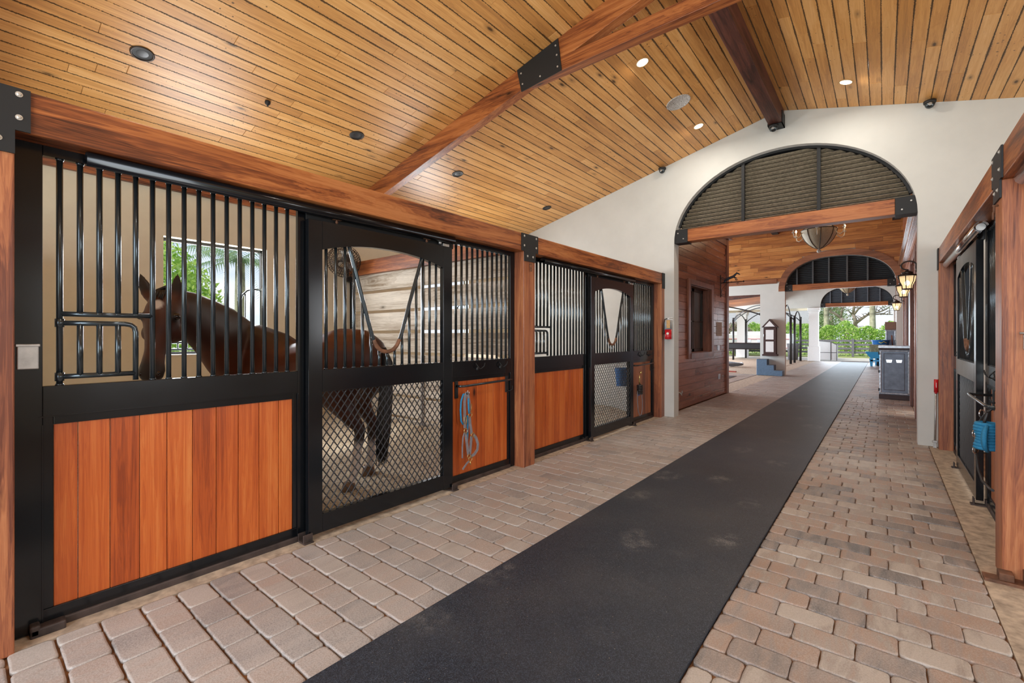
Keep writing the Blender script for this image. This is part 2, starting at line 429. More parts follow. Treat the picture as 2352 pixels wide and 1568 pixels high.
M['hoof'] = plain('horn_hoof', (.13, .07, .035), .5, var=.3)
M['eye'] = plain('dark_eye', (.006, .004, .004), .05, spec=.8)
def leafmat(name, c1, c2):
    m, nt, b = material(name)
    r = nt.node('ShaderNodeAttribute', attribute_name='rnd').outputs['Fac']
    c = nt.mix(r, c1, c2)
    setin(nt, b, Base_Color=c, Roughness=.5, Transmission_Weight=0.0)
    tl = nt.node('ShaderNodeBsdfTranslucent', {'Color': c})
    mx = nt.node('ShaderNodeMixShader', {0: .35, 1: b.outputs[0], 2: tl.outputs[0]})
    nt.l.new(mx.outputs[0], nt.n['Material Output'].inputs[0]); return m
M['leaf'] = leafmat('hedge_leaves', (.16, .38, .04), (.72, .90, .26))
M['leafd'] = leafmat('grey_green_leaves', (.16, .26, .11), (.45, .56, .28))
M['leafo'] = leafmat('oak_leaves', (.20, .25, .12), (.45, .48, .30))
M['palm'] = leafmat('palm_leaves', (.14, .26, .13), (.40, .52, .33))
M['pink'] = leafmat('pink_flower_leaves', (.10, .24, .06), (.75, .45, .45))
M['grass'] = plain('dry_grass', (.34, .38, .14), .95, var=.35, scale=3)
M['road'] = plain('pale_gravel', (.62, .57, .49), .95, var=.1, scale=5)
M['mesh_gold'] = plain('beaded_mesh', (.36, .29, .19), .5, var=.4, scale=110, bump=.6)
M['ironw'] = plain('washed_iron', (.50, .46, .38), .5, var=.3, scale=30)

# ------------------------------------------------------------------ planes of board work stored with uv + rnd
def boards(rows, mapper, gap=.003):
    """rows: list of (v0, v1, [(u0,u1),...]); mapper(u,v,h)->3d. One mesh; uv in metres, rnd per board"""
    bm = bmesh.new(); uvl = bm.loops.layers.uv.new('UVMap'); al = bm.loops.layers.float_color.new('rnd')
    for v0, v1, segs in rows:
        for u0, u1 in segs:
            a, b_, c, d = u0+gap/2, u1-gap/2, v0+gap/2, v1-gap/2
            r = random.random(); t = .0025
            co = [(a, c, t), (b_, c, t), (b_, d, t), (a, d, t)]; ci = [(a+t, c+t, 0), (b_-t, c+t, 0), (b_-t, d-t, 0), (a+t, d-t, 0)]
            cb = [(a, c, .012), (b_, c, .012), (b_, d, .012), (a, d, .012)]
            R = [[bm.verts.new(mapper(*p)) for p in q] for q in (cb, co, ci)]
            uvs = [cb, co, ci]
            fl = [(R[2], uvs[2])]
            for x in (0, 1):
                for k in range(4):
                    k2 = (k+1) % 4
                    fl.append(([R[x][k], R[x][k2], R[x+1][k2], R[x+1][k]], [uvs[x][k], uvs[x][k2], uvs[x+1][k2], uvs[x+1][k]]))
            for vs, us in fl:
                f = bm.faces.new(vs)
                for lp, q in zip(f.loops, us):
                    lp[uvl].uv = (q[0], q[1]); lp[al] = (r, r, r, 1)
    return bm
def cut(u0, u1, lo, hi):
    out = []; u = u0-random.uniform(0, hi*.8)
    while u < u1:
        l = random.uniform(lo, hi); a, b_ = max(u, u0), min(u+l, u1)
        if b_-a > .02: out.append((a, b_))
        u += l
    return out
def set_rnd(bm, fn=None):
    al = bm.loops.layers.float_color.new('rnd')
    for f in bm.faces:
        r = fn(f) if fn else random.random()
        for lp in f.loops: lp[al] = (r, r, r, 1)

# ================================================================== SETTING
XC = -1.20                      # barn centre line
APX, SL = 4.71, .25             # ridge height, roof pitch
XL, XR = -6.35, 3.95            # outer walls of the stalls
def ceilz(x): return APX-SL*abs(x-XC)
YB = -2.7                       # open barn end behind the camera

# ---- floor: sub-base with sand joints, pavers as real stones
mb = MB(); mb.box(XL, XR, YB-1, 31.2, -.12, -.016); mb.box(-9.5, XL, 11.95, 31.2, -.12, -.016)
struct(obj('floor', mb, M['joint'], origin=(0, 0, 0)))
def pavers(x0, x1, y0, y1, wid=.152, big=True):
    bm = bmesh.new(); al = bm.loops.layers.float_color.new('rnd')
    y = y0; row = 0
    while y < y1-.02:
        x = x0-(.117 if row % 2 else .0)-random.choice((0, .0, .03))-.02
        far = y > 13
        while x < x1:
            l = .2335
            if x1-(x+l) < .075: l = x1-x+.001
            if x < x0 and x+l-x0 < .075: l += .2335
            a, b_ = max(x, x0)+.0012, min(x+l, x1)-.0012
            x += l
            if b_-a < .03: continue
            c, d = y+.0042, min(y+wid, y1)-.0042
            if d-c < .03: continue
            r = random.random(); j = lambda s=.0025: random.uniform(-s, s)
            dz = random.uniform(-.002, .002)
            if far:
                vs = [bm.verts.new((p, q, -.002+dz)) for p, q in ((a, c), (b_, c), (b_, d), (a, d))]
                rings = [vs]
            else:
                ch = .015+random.uniform(-.005, .012)
                out = []
                for (px_, py_, sx, sy) in ((a, c, 1, 1), (b_, c, -1, 1), (b_, d, -1, -1), (a, d, 1, -1)):
                    c1 = (px_+sx*ch, py_); c2 = (px_+sx*ch*.29, py_+sy*ch*.29); c3 = (px_, py_+sy*ch)
                    out += ([c3, c2, c1] if sx*sy > 0 else [c1, c2, c3])
                mids = []
                n = len(out)
                for i in range(n):
                    mids.append(out[i])
                    if i % 3 == 2:
                        q = out[(i+1) % n]; mids.append(((out[i][0]+q[0])/2+j(), (out[i][1]+q[1])/2+j()))
                cx_, cy_ = (a+b_)/2, (c+d)/2
                def ring(ins, z): return [bm.verts.new((p+(ins if p < cx_ else -ins)*min(1, abs(p-cx_)/.03), q+(ins if q < cy_ else -ins)*min(1, abs(q-cy_)/.03), z)) for p, q in mids]
                rings = [ring(0, -.016), ring(.0005, -.0045+dz), ring(.003, -.0012+dz), ring(.009, dz)]
            fs = []
            for A, B in zip(rings, rings[1:]):
                for k in range(len(A)):
                    f = bm.faces.new((A[k], A[(k+1) % len(A)], B[(k+1) % len(A)], B[k])); f.smooth = True; fs.append(f)
            f = bm.faces.new(rings[-1]); fs.append(f)
            for f in fs:
                for lp in f.loops: lp[al] = (r, r, r, 1)
        y += wid; row += 1
    return bm
def merge(a, bs):
    for b_ in bs:
        me = D.meshes.new('tmp'); b_.to_mesh(me); a.from_mesh(me); b_.free(); D.meshes.remove(me)
    return a
pv = pavers(-2.935, -1.78, -2.6, 30.9)
merge(pv, [pavers(-.63, .435, -2.6, 30.9), pavers(-9.4, -3.52, 12.0, 18.3)])
struct(obj('floor', pv, M['paver'], origin=(0, 0, 0), recalc=False), 'tumbled clay pavers on both sides of the black mat')
# concrete kerb strips
mb = MB()
mb.box(-3.16, -2.938, -2.6, 7.72, -.05, -.004); mb.box(.438, .76, -2.6, 7.72, -.05, -.004)
mb.box(-3.50, -2.938, 11.95, 31, -.05, -.005); mb.box(.438, .6, 7.95, 31, -.05, -.004); mb.box(-9.4, -3.5, 18.3, 31, -.06, .004)
struct(obj('trim_1', mb, M['conc'], origin=(0, 0, 0)))
# the long rubber runner
mb = MB(); mb.box(-1.778, -.632, -2.6, 30.1, -.012, .010, .004)
tag(obj('rubber_runner_mat', mb, M['rubber'], origin=(XC, 14, 0)), 'long black rubber runner down the middle of the paved aisle', 'mat')

# ---- ceiling
def ceiling():
    rows = []
    n = 42; wdt = .1216
    bmL = None; parts = []
    for sgn in (-1, 1):
        rows = []
        length = (XC-XL if sgn < 0 else XR-XC)
        k = 0; sl = sqrt(1+SL*SL)
        while k*wdt < length*sl:
            rows.append((k*wdt, min((k+1)*wdt, length*sl), cut(YB, 7.72, 1.1, 3.4))); k += 1
        def mp(u, v, h, sgn=sgn):
            x = XC+sgn*v/sl
            return (x+sgn*0, u, ceilz(x)+h*1.0)
        parts.append(boards(rows, mp, .0022))
    merge(parts[0], parts[1:]); return parts[0]
bmc = ceiling()
struct(obj('ceiling', bmc, M['ceil'], origin=(0, 0, 0), recalc=True), 'knotty pine board ceiling over the stalls')
mb = MB()
for a, b_ in ((XL-.3, XC), (XC, XR+.3)):
    mb.prism([(a, ceilz(a)+.012), (b_, ceilz(b_)+.012), (b_, ceilz(b_)+.2), (a, ceilz(a)+.2)], lambda p: (p[0], YB, p[1]), lambda p: (p[0], 7.8, p[1]))
struct(obj('ceiling', mb, M['black'], origin=(0, 0, 0)), 'dark roof deck behind the pine boards')

# ---- arch walls
ARCH = {1: (-1.212, 1.545, 1.22, 2.0), 2: (-1.19, 1.495, 1.085, 2.35), 3: (-1.15, 1.54, 1.09, 2.5)}   # centre, half width, rise, squareness
def arch_pts(w=1, n=40, grow=0):
    xc, a, b_, e = ARCH[w]; out = []
    for k in range(n+1):
        c_, s_ = cos(pi*k/n), sin(pi*k/n)
        out.append((xc-(a+grow)*math.copysign(abs(c_)**(2/e), c_), 2.95+(b_+grow)*abs(s_)**(2/e)))
    return out
def arch_h(w, x, grow=0):
    xc, a, b_, e = ARCH[w]; t = min(1, abs(x-xc)/(a+grow)); return 2.95+(b_+grow)*(1-t**e)**(1/e)
def arch_w(w, z, grow=0):
    xc, a, b_, e = ARCH[w]; t = (z-2.95)/(b_+grow)
    return (a+grow)*(1-max(0, t)**e)**(1/e) if t < 1 else 0
def arch_wall(name, y0, y1, xl, xr, topf, mat, jl=0):
    """wall with an arched opening: built from strips left, right and above"""
    mb = MB(); A = arch_pts()
    zl = topf(xl)
    # left pier, right pier
    poly = [(xl, jl), (A[0][0], jl), (A[0][0], A[0][1])] + [(A[0][0], topf(A[0][0])), (xl, topf(xl))]
    mb.xz(poly, y0, y1)
    poly = [(A[-1][0], 0), (xr, 0), (xr, topf(xr)), (A[-1][0], topf(A[-1][0])), (A[-1][0], A[-1][1])]
    mb.xz(poly, y0, y1)
    for p, q in zip(A, A[1:]):
        if abs(q[0]-p[0]) < 1e-6: continue
        mb.xz([p, q, (q[0], topf(q[0])), (p[0], topf(p[0]))], y0, y1)
    bmesh.ops.remove_doubles(mb.bm, verts=mb.bm.verts, dist=1e-5)
    return mb
# near end wall: left pier starts at the stall post; stall 2 wall is part of the same wall
struct(obj('wall_end', arch_wall('w', 7.72, 7.94, XL, XR, lambda x: ceilz(x)+.01, M['stucco']), M['stucco'], origin=(0, 0, 0)), 'cream stucco gable wall with arched passage')
# middle wall: cream below z 3.3, boards above; bay opening left of X=-3.45
mb = MB(); A = arch_pts(2)
mb.box(-3.46, A[0][0], 18.4, 18.62, 0, 3.3); mb.box(A[-1][0], .75, 18.4, 18.62, 0, 3.3)
mb.box(-9.5, -3.46, 18.4, 18.62, 2.9, 3.3)
TOPM = 5.75
for p, q in zip(A, A[1:]): mb.xz([p, q, (q[0], TOPM), (p[0], TOPM)], 18.4, 18.62)
mb.box(-9.5, A[0][0], 18.4, 18.62, 3.3, TOPM); mb.box(A[-1][0], .75, 18.4, 18.62, 3.3, TOPM)
struct(obj('wall_middle', mb, M['stucco'], origin=(0, 0, 0)), 'cream wall with the second arch')
# orange horizontal boards on its gable
rows = []; z = 3.3
import itertools
while z < TOPM:
    h = .133; hw = arch_w(2, z+h/2, .16)
    if hw > 0.05: segs = cut(-9.5, XC-hw, .8, 2.6)+(cut(XC+hw, .7, .4, 2.0) if XC+hw < .65 else [])
    else: segs = cut(-9.5, .7, .8, 2.8)
    rows.append((z, min(z+h, TOPM), segs)); z += h
struct(obj('trim_2', boards(rows, lambda u, v, h: (u, 18.372+h, v), .004), M['gable'], origin=(0, 0, 0)), 'orange horizontal boards above the second arch')
# arch trim band and header board
mb = MB(); I = arch_pts(2); O = arch_pts(2, grow=.19)
for k in range(len(I)-1):
    mb.xz([I[k], I[k+1], O[k+1], O[k]], 18.345, 18.40)
mb.box(-9.5, -2.93, 18.35, 18.40, 3.24, 3.40)
bmesh.ops.remove_doubles(mb.bm, verts=mb.bm.verts, dist=1e-5)
struct(obj('trim_3', mb, M['archtrim'], origin=(0, 0, 0)), 'brown wooden band around the second arch')
# far wall
mb = MB(); A = arch_pts(3)
mb.box(A[-1][0], .75, 30.0, 30.22, 0, 5.2)
mb.box(-9.5, A[0][0], 30.0, 30.22, 2.95, 5.2)
for p, q in zip(A, A[1:]): mb.xz([p, q, (q[0], 5.2), (p[0], 5.2)], 30.0, 30.22)
struct(obj('wall_far', mb, M['stucco'], origin=(0, 0, 0)), 'cream wall with the third arch at the yard')
def column(x0, x1, y0, y1, label):
    t = thing('square_column', ((x0+x1)/2, (y0+y1)/2, 0), label, 'column')
    mb = MB(); mb.box(x0, x1, y0, y1, .82, 2.78, .01); obj('shaft', mb, M['white'], t)
    mb = MB(); mb.box(x0-.05, x1+.05, y0-.05, y1+.05, 0, .82, .015); obj('plinth', mb, M['white'], t)
    mb = MB(); mb.box(x0-.03, x1+.03, y0-.03, y1+.03, 2.70, 2.76, .01); mb.box(x0-.06, x1+.06, y0-.06, y1+.06, 2.78, 2.95, .02); obj('capital', mb, M['white'], t)
    return t
column(-3.22, -2.78, 29.92, 30.30, 'white square column carrying the far arch wall beside the yard')
column(-7.5, -6.95, 32.6, 33.1, 'white square column of the wash bay, seen left of the cream pier')

# stall walls
mb = MB()
def wall_with_window(mb, x0, x1, y0, y1, z1, wins):
    ys = y0
    for (a, b_, c, d) in wins:
        mb.box(x0, x1, ys, a, 0, z1); mb.box(x0, x1, a, b_, 0, c); mb.box(x0, x1, a, b_, d, z1); ys = b_
    mb.box(x0, x1, ys, y1, 0, z1)
wall_with_window(mb, XL-.18, XL, YB, 7.9, ceilz(XL)+.05, [(-2.2, -1.1, 1.16, 2.52), (1.50, 2.62, 1.16, 2.52), (5.3, 6.42, 1.16, 2.52)])
struct(obj('wall_left', mb, M['stucco2'], origin=(0, 0, 0)), 'cream back wall of the left stalls')
mb = MB()
wall_with_window(mb, XR, XR+.18, YB, 7.9, ceilz(XR)+.05, [(1.50, 2.62, 1.16, 2.52), (5.3, 6.42, 1.16, 2.52)])
struct(obj('wall_right', mb, M['stucco2'], origin=(0, 0, 0)), 'cream back wall of the right stalls')
mb = MB(); mb.box(XL, -3.12, -.02, .14, 0, 2.26)
struct(obj('wall_stall', mb, M['stucco2'], origin=(0, 0, 0)), 'cream side wall of the near left stall')
# wooden header along the back wall top of the left stalls
mb = MB(); mb.box(XL, XL+.05, .15, 7.7, 3.045, 3.40)
struct(obj('trim_4', mb, M['beamY'], origin=(0, 0, 0)), 'red stained board along the top of the stall wall')
def stall_window(n, y0, y1, vis=True):
    t = D.objects.new('window_%d' % n, None); COL.objects.link(t); t.location = (XL-.12, (y0+y1)/2, 1.16); struct(t, 'open stall window with a barred lower gate')
    x0, x1 = XL-.15, XL-.11
    mb = MB(); mb.box(x0, x1, y0, y0+.02, 1.16, 2.52); mb.box(x0, x1, y1-.035, y1, 1.16, 2.52); mb.box(x0, x1, y0, y1, 2.485, 2.52); mb.box(x0, x1, y0, y1, 1.16, 1.19)
    obj('window_frame', mb, M['black'], t)
    # swung-open yoke gate: low bars across, round shouldered bars at the far side
    x = XL-.06; mb = MB()
    mb.tube([(x, y0+.03, 1.22), (x, y1-.04, 1.22)], .012, 8); obj('lower_rail', mb, M['bar'], t)
    for k in range(12):
        y = y0+.06+k*(y1-y0-.12)/11; top = 1.30 if y < y1-.30 else (1.93-.55*max(0, (y1-.13-y))**1.3)
        if y >= y1-.30: top = 1.985-(.26-min(.26, y1-.05-y+.0))*0-(.0 if y > y1-.2 else .06)
        mb = MB(); mb.tube([(x, y, 1.22), (x, y, top)], .009, 8); obj('bar', mb, M['bar'], t)
    mb = MB(); mb.tube([(x, y0+.03, 1.30), (x, y1-.36, 1.30), (x, y1-.315, 1.34), (x, y1-.305, 1.42), (x, y1-.305, 1.80), (x, y1-.28, 1.90), (x, y1-.22, 1.965), (x, y1-.14, 1.99), (x, y1-.04, 1.99)], .013, 8)
    obj('top_rail', mb, M['bar'], t)
    mb = MB(); mb.box(XL-.14, XL+.012, y0-.0, y1, 1.15, 1.162); obj('window_sill', mb, M['white'], t)
stall_window(1, 1.50, 2.62); stall_window(2, 5.30, 6.42)

# ---- bedding in the two left stalls
def bedding(x0, x1, y0, y1, hf, label):
    bm = bmesh.new(); nx, ny = 70, 80; g = []
    for i in range(nx+1):
        r = []
        for j in range(ny+1):
            x = x0+(x1-x0)*i/nx; y = y0+(y1-y0)*j/ny
            r.append(bm.verts.new((x, y, max(.012, hf(x, y)+random.uniform(-.011, .011)))))
        g.append(r)
    for i in range(nx):
        for j in range(ny): bm.faces.new((g[i][j], g[i+1][j], g[i+1][j+1], g[i][j+1])).smooth = True
    return tag(obj('wood_shavings', bm, M['shav']), label, 'bedding', kind='stuff')
hf1 = lambda x, y: .05+.20*max(0, (y-3.0)/.8)**1.5*max(0, min(1, (-3.3-x)/.6))+.30*max(0, (-5.3-x)/1.0)**1.3+.02*sin(7*x+3*y)+.015*sin(11*y-4*x)
bedding(XL+.005, -3.12, .15, 3.79, hf1, 'pale wood shavings covering the floor of the stall with the horse')
hf2 = lambda x, y: .04+.75*max(0, (-3.75-x)/1.6)**1.2*max(0, 1-abs(y-6.6)/1.4)+.02*sin(7*x+3*y)
bedding(XL+.005, -3.12, 3.97, 7.7, hf2, 'wood shavings banked up in the empty far stall')

# ================================================================== STALL FRONTS
def side(s):
    if s < 0: return lambda v, u, z, y0=0: (-3.0+v, u, z)
    return lambda v, u, z, y0=0: (.60-v, u, z)
def sbox(mb, F, v0, v1, u0, u1, z0, z1, bev=0):
    a = F(v0, u0, z0); b_ = F(v1, u1, z1); mb.box(a[0], b_[0], a[1], b_[1], a[2], b_[2], bev)
BARP = .0717
def boards_v(F, v, u0, u1, z0, z1, wdt=.126, off=0.0):
    bm = bmesh.new(); mb = MB(); mb.bm = bm; al = bm.loops.layers.float_color.new('rnd')
    u = u0-off
    while u < u1-.005:
        a, b_ = max(u, u0)+.0015, min(u+wdt, u1)-.0015; n0 = set(bm.faces)
        if b_-a > .004:
            sbox(mb, F, v-.02, v, a, b_, z0, z1, .002)
            r = random.random()
            for f in bm.faces:
                if f not in n0:
                    for lp in f.loops: lp[al] = (r, r, r, 1)
        u += wdt
    return mb
def fixed_panel(s, Y, u0, u1, opl, opr, bars, lab, gate=False, hooks=False, wood='tongue', inner=True, woodL=None, woodR=None, plate=False, group=None):
    """u0..u1 outer extent; opl..opr grille opening; bars list of u"""
    F = side(s); G = lambda v, u, z: F(v, Y+u, z)
    t = thing('stall_front_panel', G(-.07, (u0+u1)/2, 0), lab, 'stall front', group)
    B, Fv = -.078, -.045
    def bx(mb, v0, v1, a, b_, z0, z1, bev=.0025): sbox(mb, G, v0, v1, a, b_, z0, z1, bev)
    wl = woodL if woodL is not None else opl+.035; wr = woodR if woodR is not None else opr-.03
    mb = MB()
    bx(mb, B, Fv, u0, opl, .0, 2.27); bx(mb, B, Fv, opr, u1+(.055 if u1 < 2 else 0), 0, 2.27)
    bx(mb, B, Fv, opl, opr, 2.222, 2.27); bx(mb, B, Fv, opl, opr, .995, 1.14)
    bx(mb, B-.0, Fv-.006, opl, opr, 0.015, .09)
    bx(mb, B, Fv-.010, opl, wl, .09, .995); bx(mb, B, Fv-.010, wr, opr, .09, .995); bx(mb, B, Fv-.010, wl, wr, .955, .995)
    bx(mb, B, Fv+.002, opl-.012, opr+.0, .993, .999, .001)
    bx(mb, B, Fv+.002, opl-.004, opl+.003, .03, .96, .001); bx(mb, B, Fv+.002, opr-.003, opr+.003, .03, .985, .001)
    obj('frame', mb, M['steel'], t)
    mb = MB(); bx(mb, B+.005, Fv+.004, opl, opr, -.015, .032, .006); obj('bottom_angle', mb, M['rustyblack'], t)
    obj('wood_infill', boards_v(G, Fv-.018, wl, wr, .086, .958, .1195, .0335), M[wood], t)
    vc = -.062; r = .0125
    fixed = bars[:]
    for k, u in enumerate(bars):
        z0 = 1.14
        if gate and 1 <= k <= 4: z0 = 1.482
        mb = MB(); mb.tube([G(vc, u, z0), G(vc, u, 2.224)], r, 12); mb.lathe([(.017, 0), (.0135, .008)], G(vc, u, z0), 12); mb.lathe([(.0135, -.010), (.017, 0)], G(vc, u, 2.223), 12)
        obj('bar', mb, M['bar'], t)
    if gate:
        mb = MB(); mb.tube([G(vc, bars[0], 1.482), G(vc, bars[5], 1.482)], .0125, 12); obj('cross_rail', mb, M['bar'], t)
        mb = MB()
        arc = [G(vc, bars[0]+.01, 1.438), G(vc, bars[3], 1.438), G(vc, bars[4]-.045, 1.438), G(vc, bars[4]-.02, 1.433), G(vc, bars[4]-.005, 1.420), G(vc, bars[4], 1.395), G(vc, bars[4], 1.145)]
        mb.tube(arc, .0125, 12); mb.tube([G(vc, bars[0], 1.18), G(vc, bars[4], 1.18)], .0125, 12)
        for z in (1.438, 1.18): mb.tube([G(vc, bars[0], z-.02), G(vc, bars[0], z+.02)], .0175, 12)
        fg = obj('feed_gate', mb, M['bar'], t)
        for k in (1, 2, 3):
            mb = MB(); mb.tube([G(vc, bars[k], 1.18), G(vc, bars[k], 1.438)], .0125, 12); obj('gate_bar', mb, M['bar'], fg)
    if plate:
        mb = MB(); bx(mb, Fv, Fv+.012, .012, .082, 1.222, 1.335, .004); bx(mb, Fv, Fv+.016, .008, .086, 1.326, 1.338, .002); obj('latch_box', mb, M['gray_metal'], t)
        mb = MB(); bx(mb, Fv-.01, Fv+.05, .05, .17, -.01, .035, .008); bx(mb, Fv-.01, Fv+.05, .05, .085, 0, .05, .008); obj('floor_bracket', mb, M['rustyblack'], t)
    if hooks:
        hk, ub0, ub1 = hooks
        for u in hk:
            mb = MB()
            pts = [G(Fv+.006, u-.035, 1.115), G(Fv+.03, u-.03, 1.085), G(Fv+.035, u-.015, 1.065), G(Fv+.02, u, 1.06), G(Fv+.035, u+.015, 1.065), G(Fv+.05, u+.035, 1.085), G(Fv+.055, u+.042, 1.118)]
            mb.tube(pts, .0045, 8); mb.lathe([(.020, 0), (.020, .006), (.008, .010)], (0, 0, 0), 14, 'X')
            b2 = MB(); b2.lathe([(.018, 0), (.018, .006), (.010, .012), (.006, .018)], (0, 0, 0), 14, 'X')
            for v in b2.bm.verts: v.co = Vector(G(Fv+v.co.x, u-.01+v.co.y, 1.058+v.co.z))
            bmesh.ops.delete(mb.bm, geom=[v for v in mb.bm.verts if Vector(v.co).length < .03], context='VERTS')
            merge(mb.bm, [b2.bm]); obj('bridle_hook', mb, M['plate'], t)
        # swing blanket bar with two flat brackets
        z = .915; dr = 1 if ub1 > ub0 else -1; L_ = abs(ub1-ub0)
        mb = MB()
        if dr > 0: mb.tube([G(Fv-.005, ub0, z), G(Fv+.03, ub0, z), G(Fv+.055, ub0+.025, z), G(Fv+.06, ub0+.075, z), G(Fv+.05, ub1-.12, z+.01), G(Fv+.03, ub1, z+.01)], .011, 10)
        else: mb.tube([G(Fv-.005, ub0, z), G(Fv+.10, ub0, z), G(Fv+.125, ub0-.03, z+.005), G(Fv+.125, ub0-.08, z), G(Fv+.125, ub1+.08, z), G(Fv+.10, ub1, z), G(Fv-.005, ub1, z)], .011, 10)
        obj('blanket_bar', mb, M['bar'], t)
        mb = MB(); bx(mb, Fv-.02, Fv-.008, ub0-.02, ub0+.02, .80, .96, .002); obj('bar_bracket', mb, M['plate'], t)
        uq = ub1-.03*dr
        mb = MB(); bx(mb, Fv-.02, Fv-.008, uq-.02, uq+.02, .79, .96, .002); mb.tube([G(Fv-.01, uq, .81), G(Fv+.02, uq+.01*dr, .805), G(Fv+.03, uq+.04*dr, .82), G(Fv+.03, uq+.04*dr, .86)], .004, 8); obj('bar_bracket', mb, M['plate'], t)
    return t
def arch_top(u, ul, ur):
    t = (u-(ul+ur)/2)/((ur-ul)/2)
    return 1.970+.078*(1-abs(t)**2.2)
def sliding_door(s, Y, lab):
    F = side(s); G = lambda v, u, z: F(v, Y+u, z)
    t = thing('sliding_stall_door', G(-.007, 1.99, .03), lab, 'door')
    ul, ur = 1.433, 2.540; o0, o1 = 1.335, 2.645; vb, vf = -.03, .015
    def bx(mb, v0, v1, a, b_, z0, z1, bev=.003): sbox(mb, G, v0, v1, a, b_, z0, z1, bev)
    mb = MB()
    bx(mb, vb, vf, o0, ul, .03, 2.165); bx(mb, vb, vf, ur, o1, .03, 2.165)
    bx(mb, vb, vf, ul, ur, .03, .155); bx(mb, vb, vf, ul, ur, .99, 1.145)
    N = 24; pts = [(ul+(ur-ul)*k/N) for k in range(N+1)]
    poly = [(u, arch_top(u, ul, ur)) for u in pts]+[(ur, 2.165), (ul, 2.165)]
    mb.prism(poly, lambda p: G(vb, p[0], p[1]), lambda p: G(vf, p[0], p[1]))
    obj('frame', mb, M['steel'], t)
    mb = MB(); bx(mb, vf-.002, vf+.003, o1-.022, o1-.004, 1.165, 1.185, .001); bx(mb, vf-.002, vf+.003, o1-.022, o1-.004, 1.195, 1.215, .001); obj('latch', mb, M['black'], t)
    # U-shaped yoke
    V = [(1.640, 2.035), (1.700, 1.83), (1.760, 1.62), (1.82, 1.42), (1.845, 1.345), (1.875, 1.293), (1.915, 1.262), (1.965, 1.252), (2.015, 1.262), (2.055, 1.293), (2.085, 1.345), (2.115, 1.42), (2.185, 1.65), (2.25, 1.84), (2.315, 2.035)]
    sm = []
    for a, b_ in zip(V, V[1:]):
        for q in range(3): sm.append((a[0]+(b_[0]-a[0])*q/3, a[1]+(b_[1]-a[1])*q/3))
    sm.append(V[-1])
    for _ in range(2): sm = [sm[0]]+[((sm[i-1][0]+2*sm[i][0]+sm[i+1][0])/4, (sm[i-1][1]+2*sm[i][1]+sm[i+1][1])/4) for i in range(1, len(sm)-1)]+[sm[-1]]
    yv = -.0
    mb = MB(); mb.tube([G(yv, u, z) for u, z in sm], .0145, 12); obj('yoke', mb, M['bar'], t)
    mb = MB(); mb.tube([G(yv, u, z) for u, z in sm if z < 1.36], .0155, 12); obj('worn_yoke_wrap', mb, M['rust'], t)['label'] = 'rusty brown worn bottom of the yoke'
    def vz(u):
        best = None
        for a, b_ in zip(sm, sm[1:]):
            if a[0] <= u <= b_[0] and b_[0] > a[0]:
                return a[1]+(b_[1]-a[1])*(u-a[0])/(b_[0]-a[0])
        return None
    for k in range(15):
        u = 1.470+.0717*k; zt = vz(u); top = zt if zt else arch_top(u, ul, ur)
        mb = MB(); mb.tube([G(-.007, u, 1.14), G(-.007, u, top)], .0112, 12); mb.lathe([(.015, 0), (.012, .007)], G(-.007, u, 1.145), 12)
        obj('bar', mb, M['bar'], t)
    # diamond mesh panel
    mb = MB(); z0, z1 = .155, .99; W_, H_ = ur-ul, z1-z0; ph = .086; q = H_/(.078)
    sl = .078/ .0625 / 1.0
    # two families of rods with slope +-(dz/du)
    dz_du = 1.34; step = .0735
    def rod(c, sgn, v):
        # z - z0 = sgn*dz_du*(u-ul)+c
        us = []
        ua, ub = ul, ur
        za = sgn*dz_du*0+c; zb = sgn*dz_du*W_+c
        # clip
        def clip(u): return z0+sgn*dz_du*(u-ul)+c
        cand = []
        if 0 <= za <= H_: cand.append((ul, z0+za))
        if 0 <= zb <= H_: cand.append((ur, z0+zb))
        for zz in (0, H_):
            u = ul+(zz-c)/(sgn*dz_du)
            if ul < u < ur: cand.append((u, z0+zz))
        if len(cand) >= 2:
            a, b_ = cand[0], cand[1]
            if abs(a[0]-b_[0]) > .01: mb.tube([G(v, a[0], a[1]), G(v, b_[0], b_[1])], .0042, 6, cap=False)
    c = -dz_du*W_
    while c < H_: rod(c, 1, -.004); c += step
    c = 0.02
    while c < H_+dz_du*W_: rod(c, -1, -.011); c += step
    obj('diamond_mesh', mb, M['mesh'], t)
    # roller hangers
    for u in (1.55, 2.37):
        mb = MB(); mb.tube([G(-.007, u, 2.155), G(-.007, u, 2.235)], .006, 8); mb.tube([G(-.007, u, 2.175), G(-.007, u, 2.187)], .011, 6); mb.tube([G(-.007, u, 2.205), G(-.007, u, 2.215)], .011, 6)
        bx(mb, -.012, .020, u-.026, u-.021, 2.195, 2.245, .001); bx(mb, -.012, .020, u+.021, u+.026, 2.195, 2.245, .001); bx(mb, -.02, .02, u-.026, u+.026, 2.196, 2.202, .001)
        obj('roller_hanger', mb, M['rust'], t)
    mb = MB(); bx(mb, vb+.005, vf-.005, o1-.10, o1-.03, 2.165, 2.19, .002); mb.ball(G(-.0, o1-.13, 2.19), .015); obj('door_stop', mb, M['gray_metal'], t)
    return t
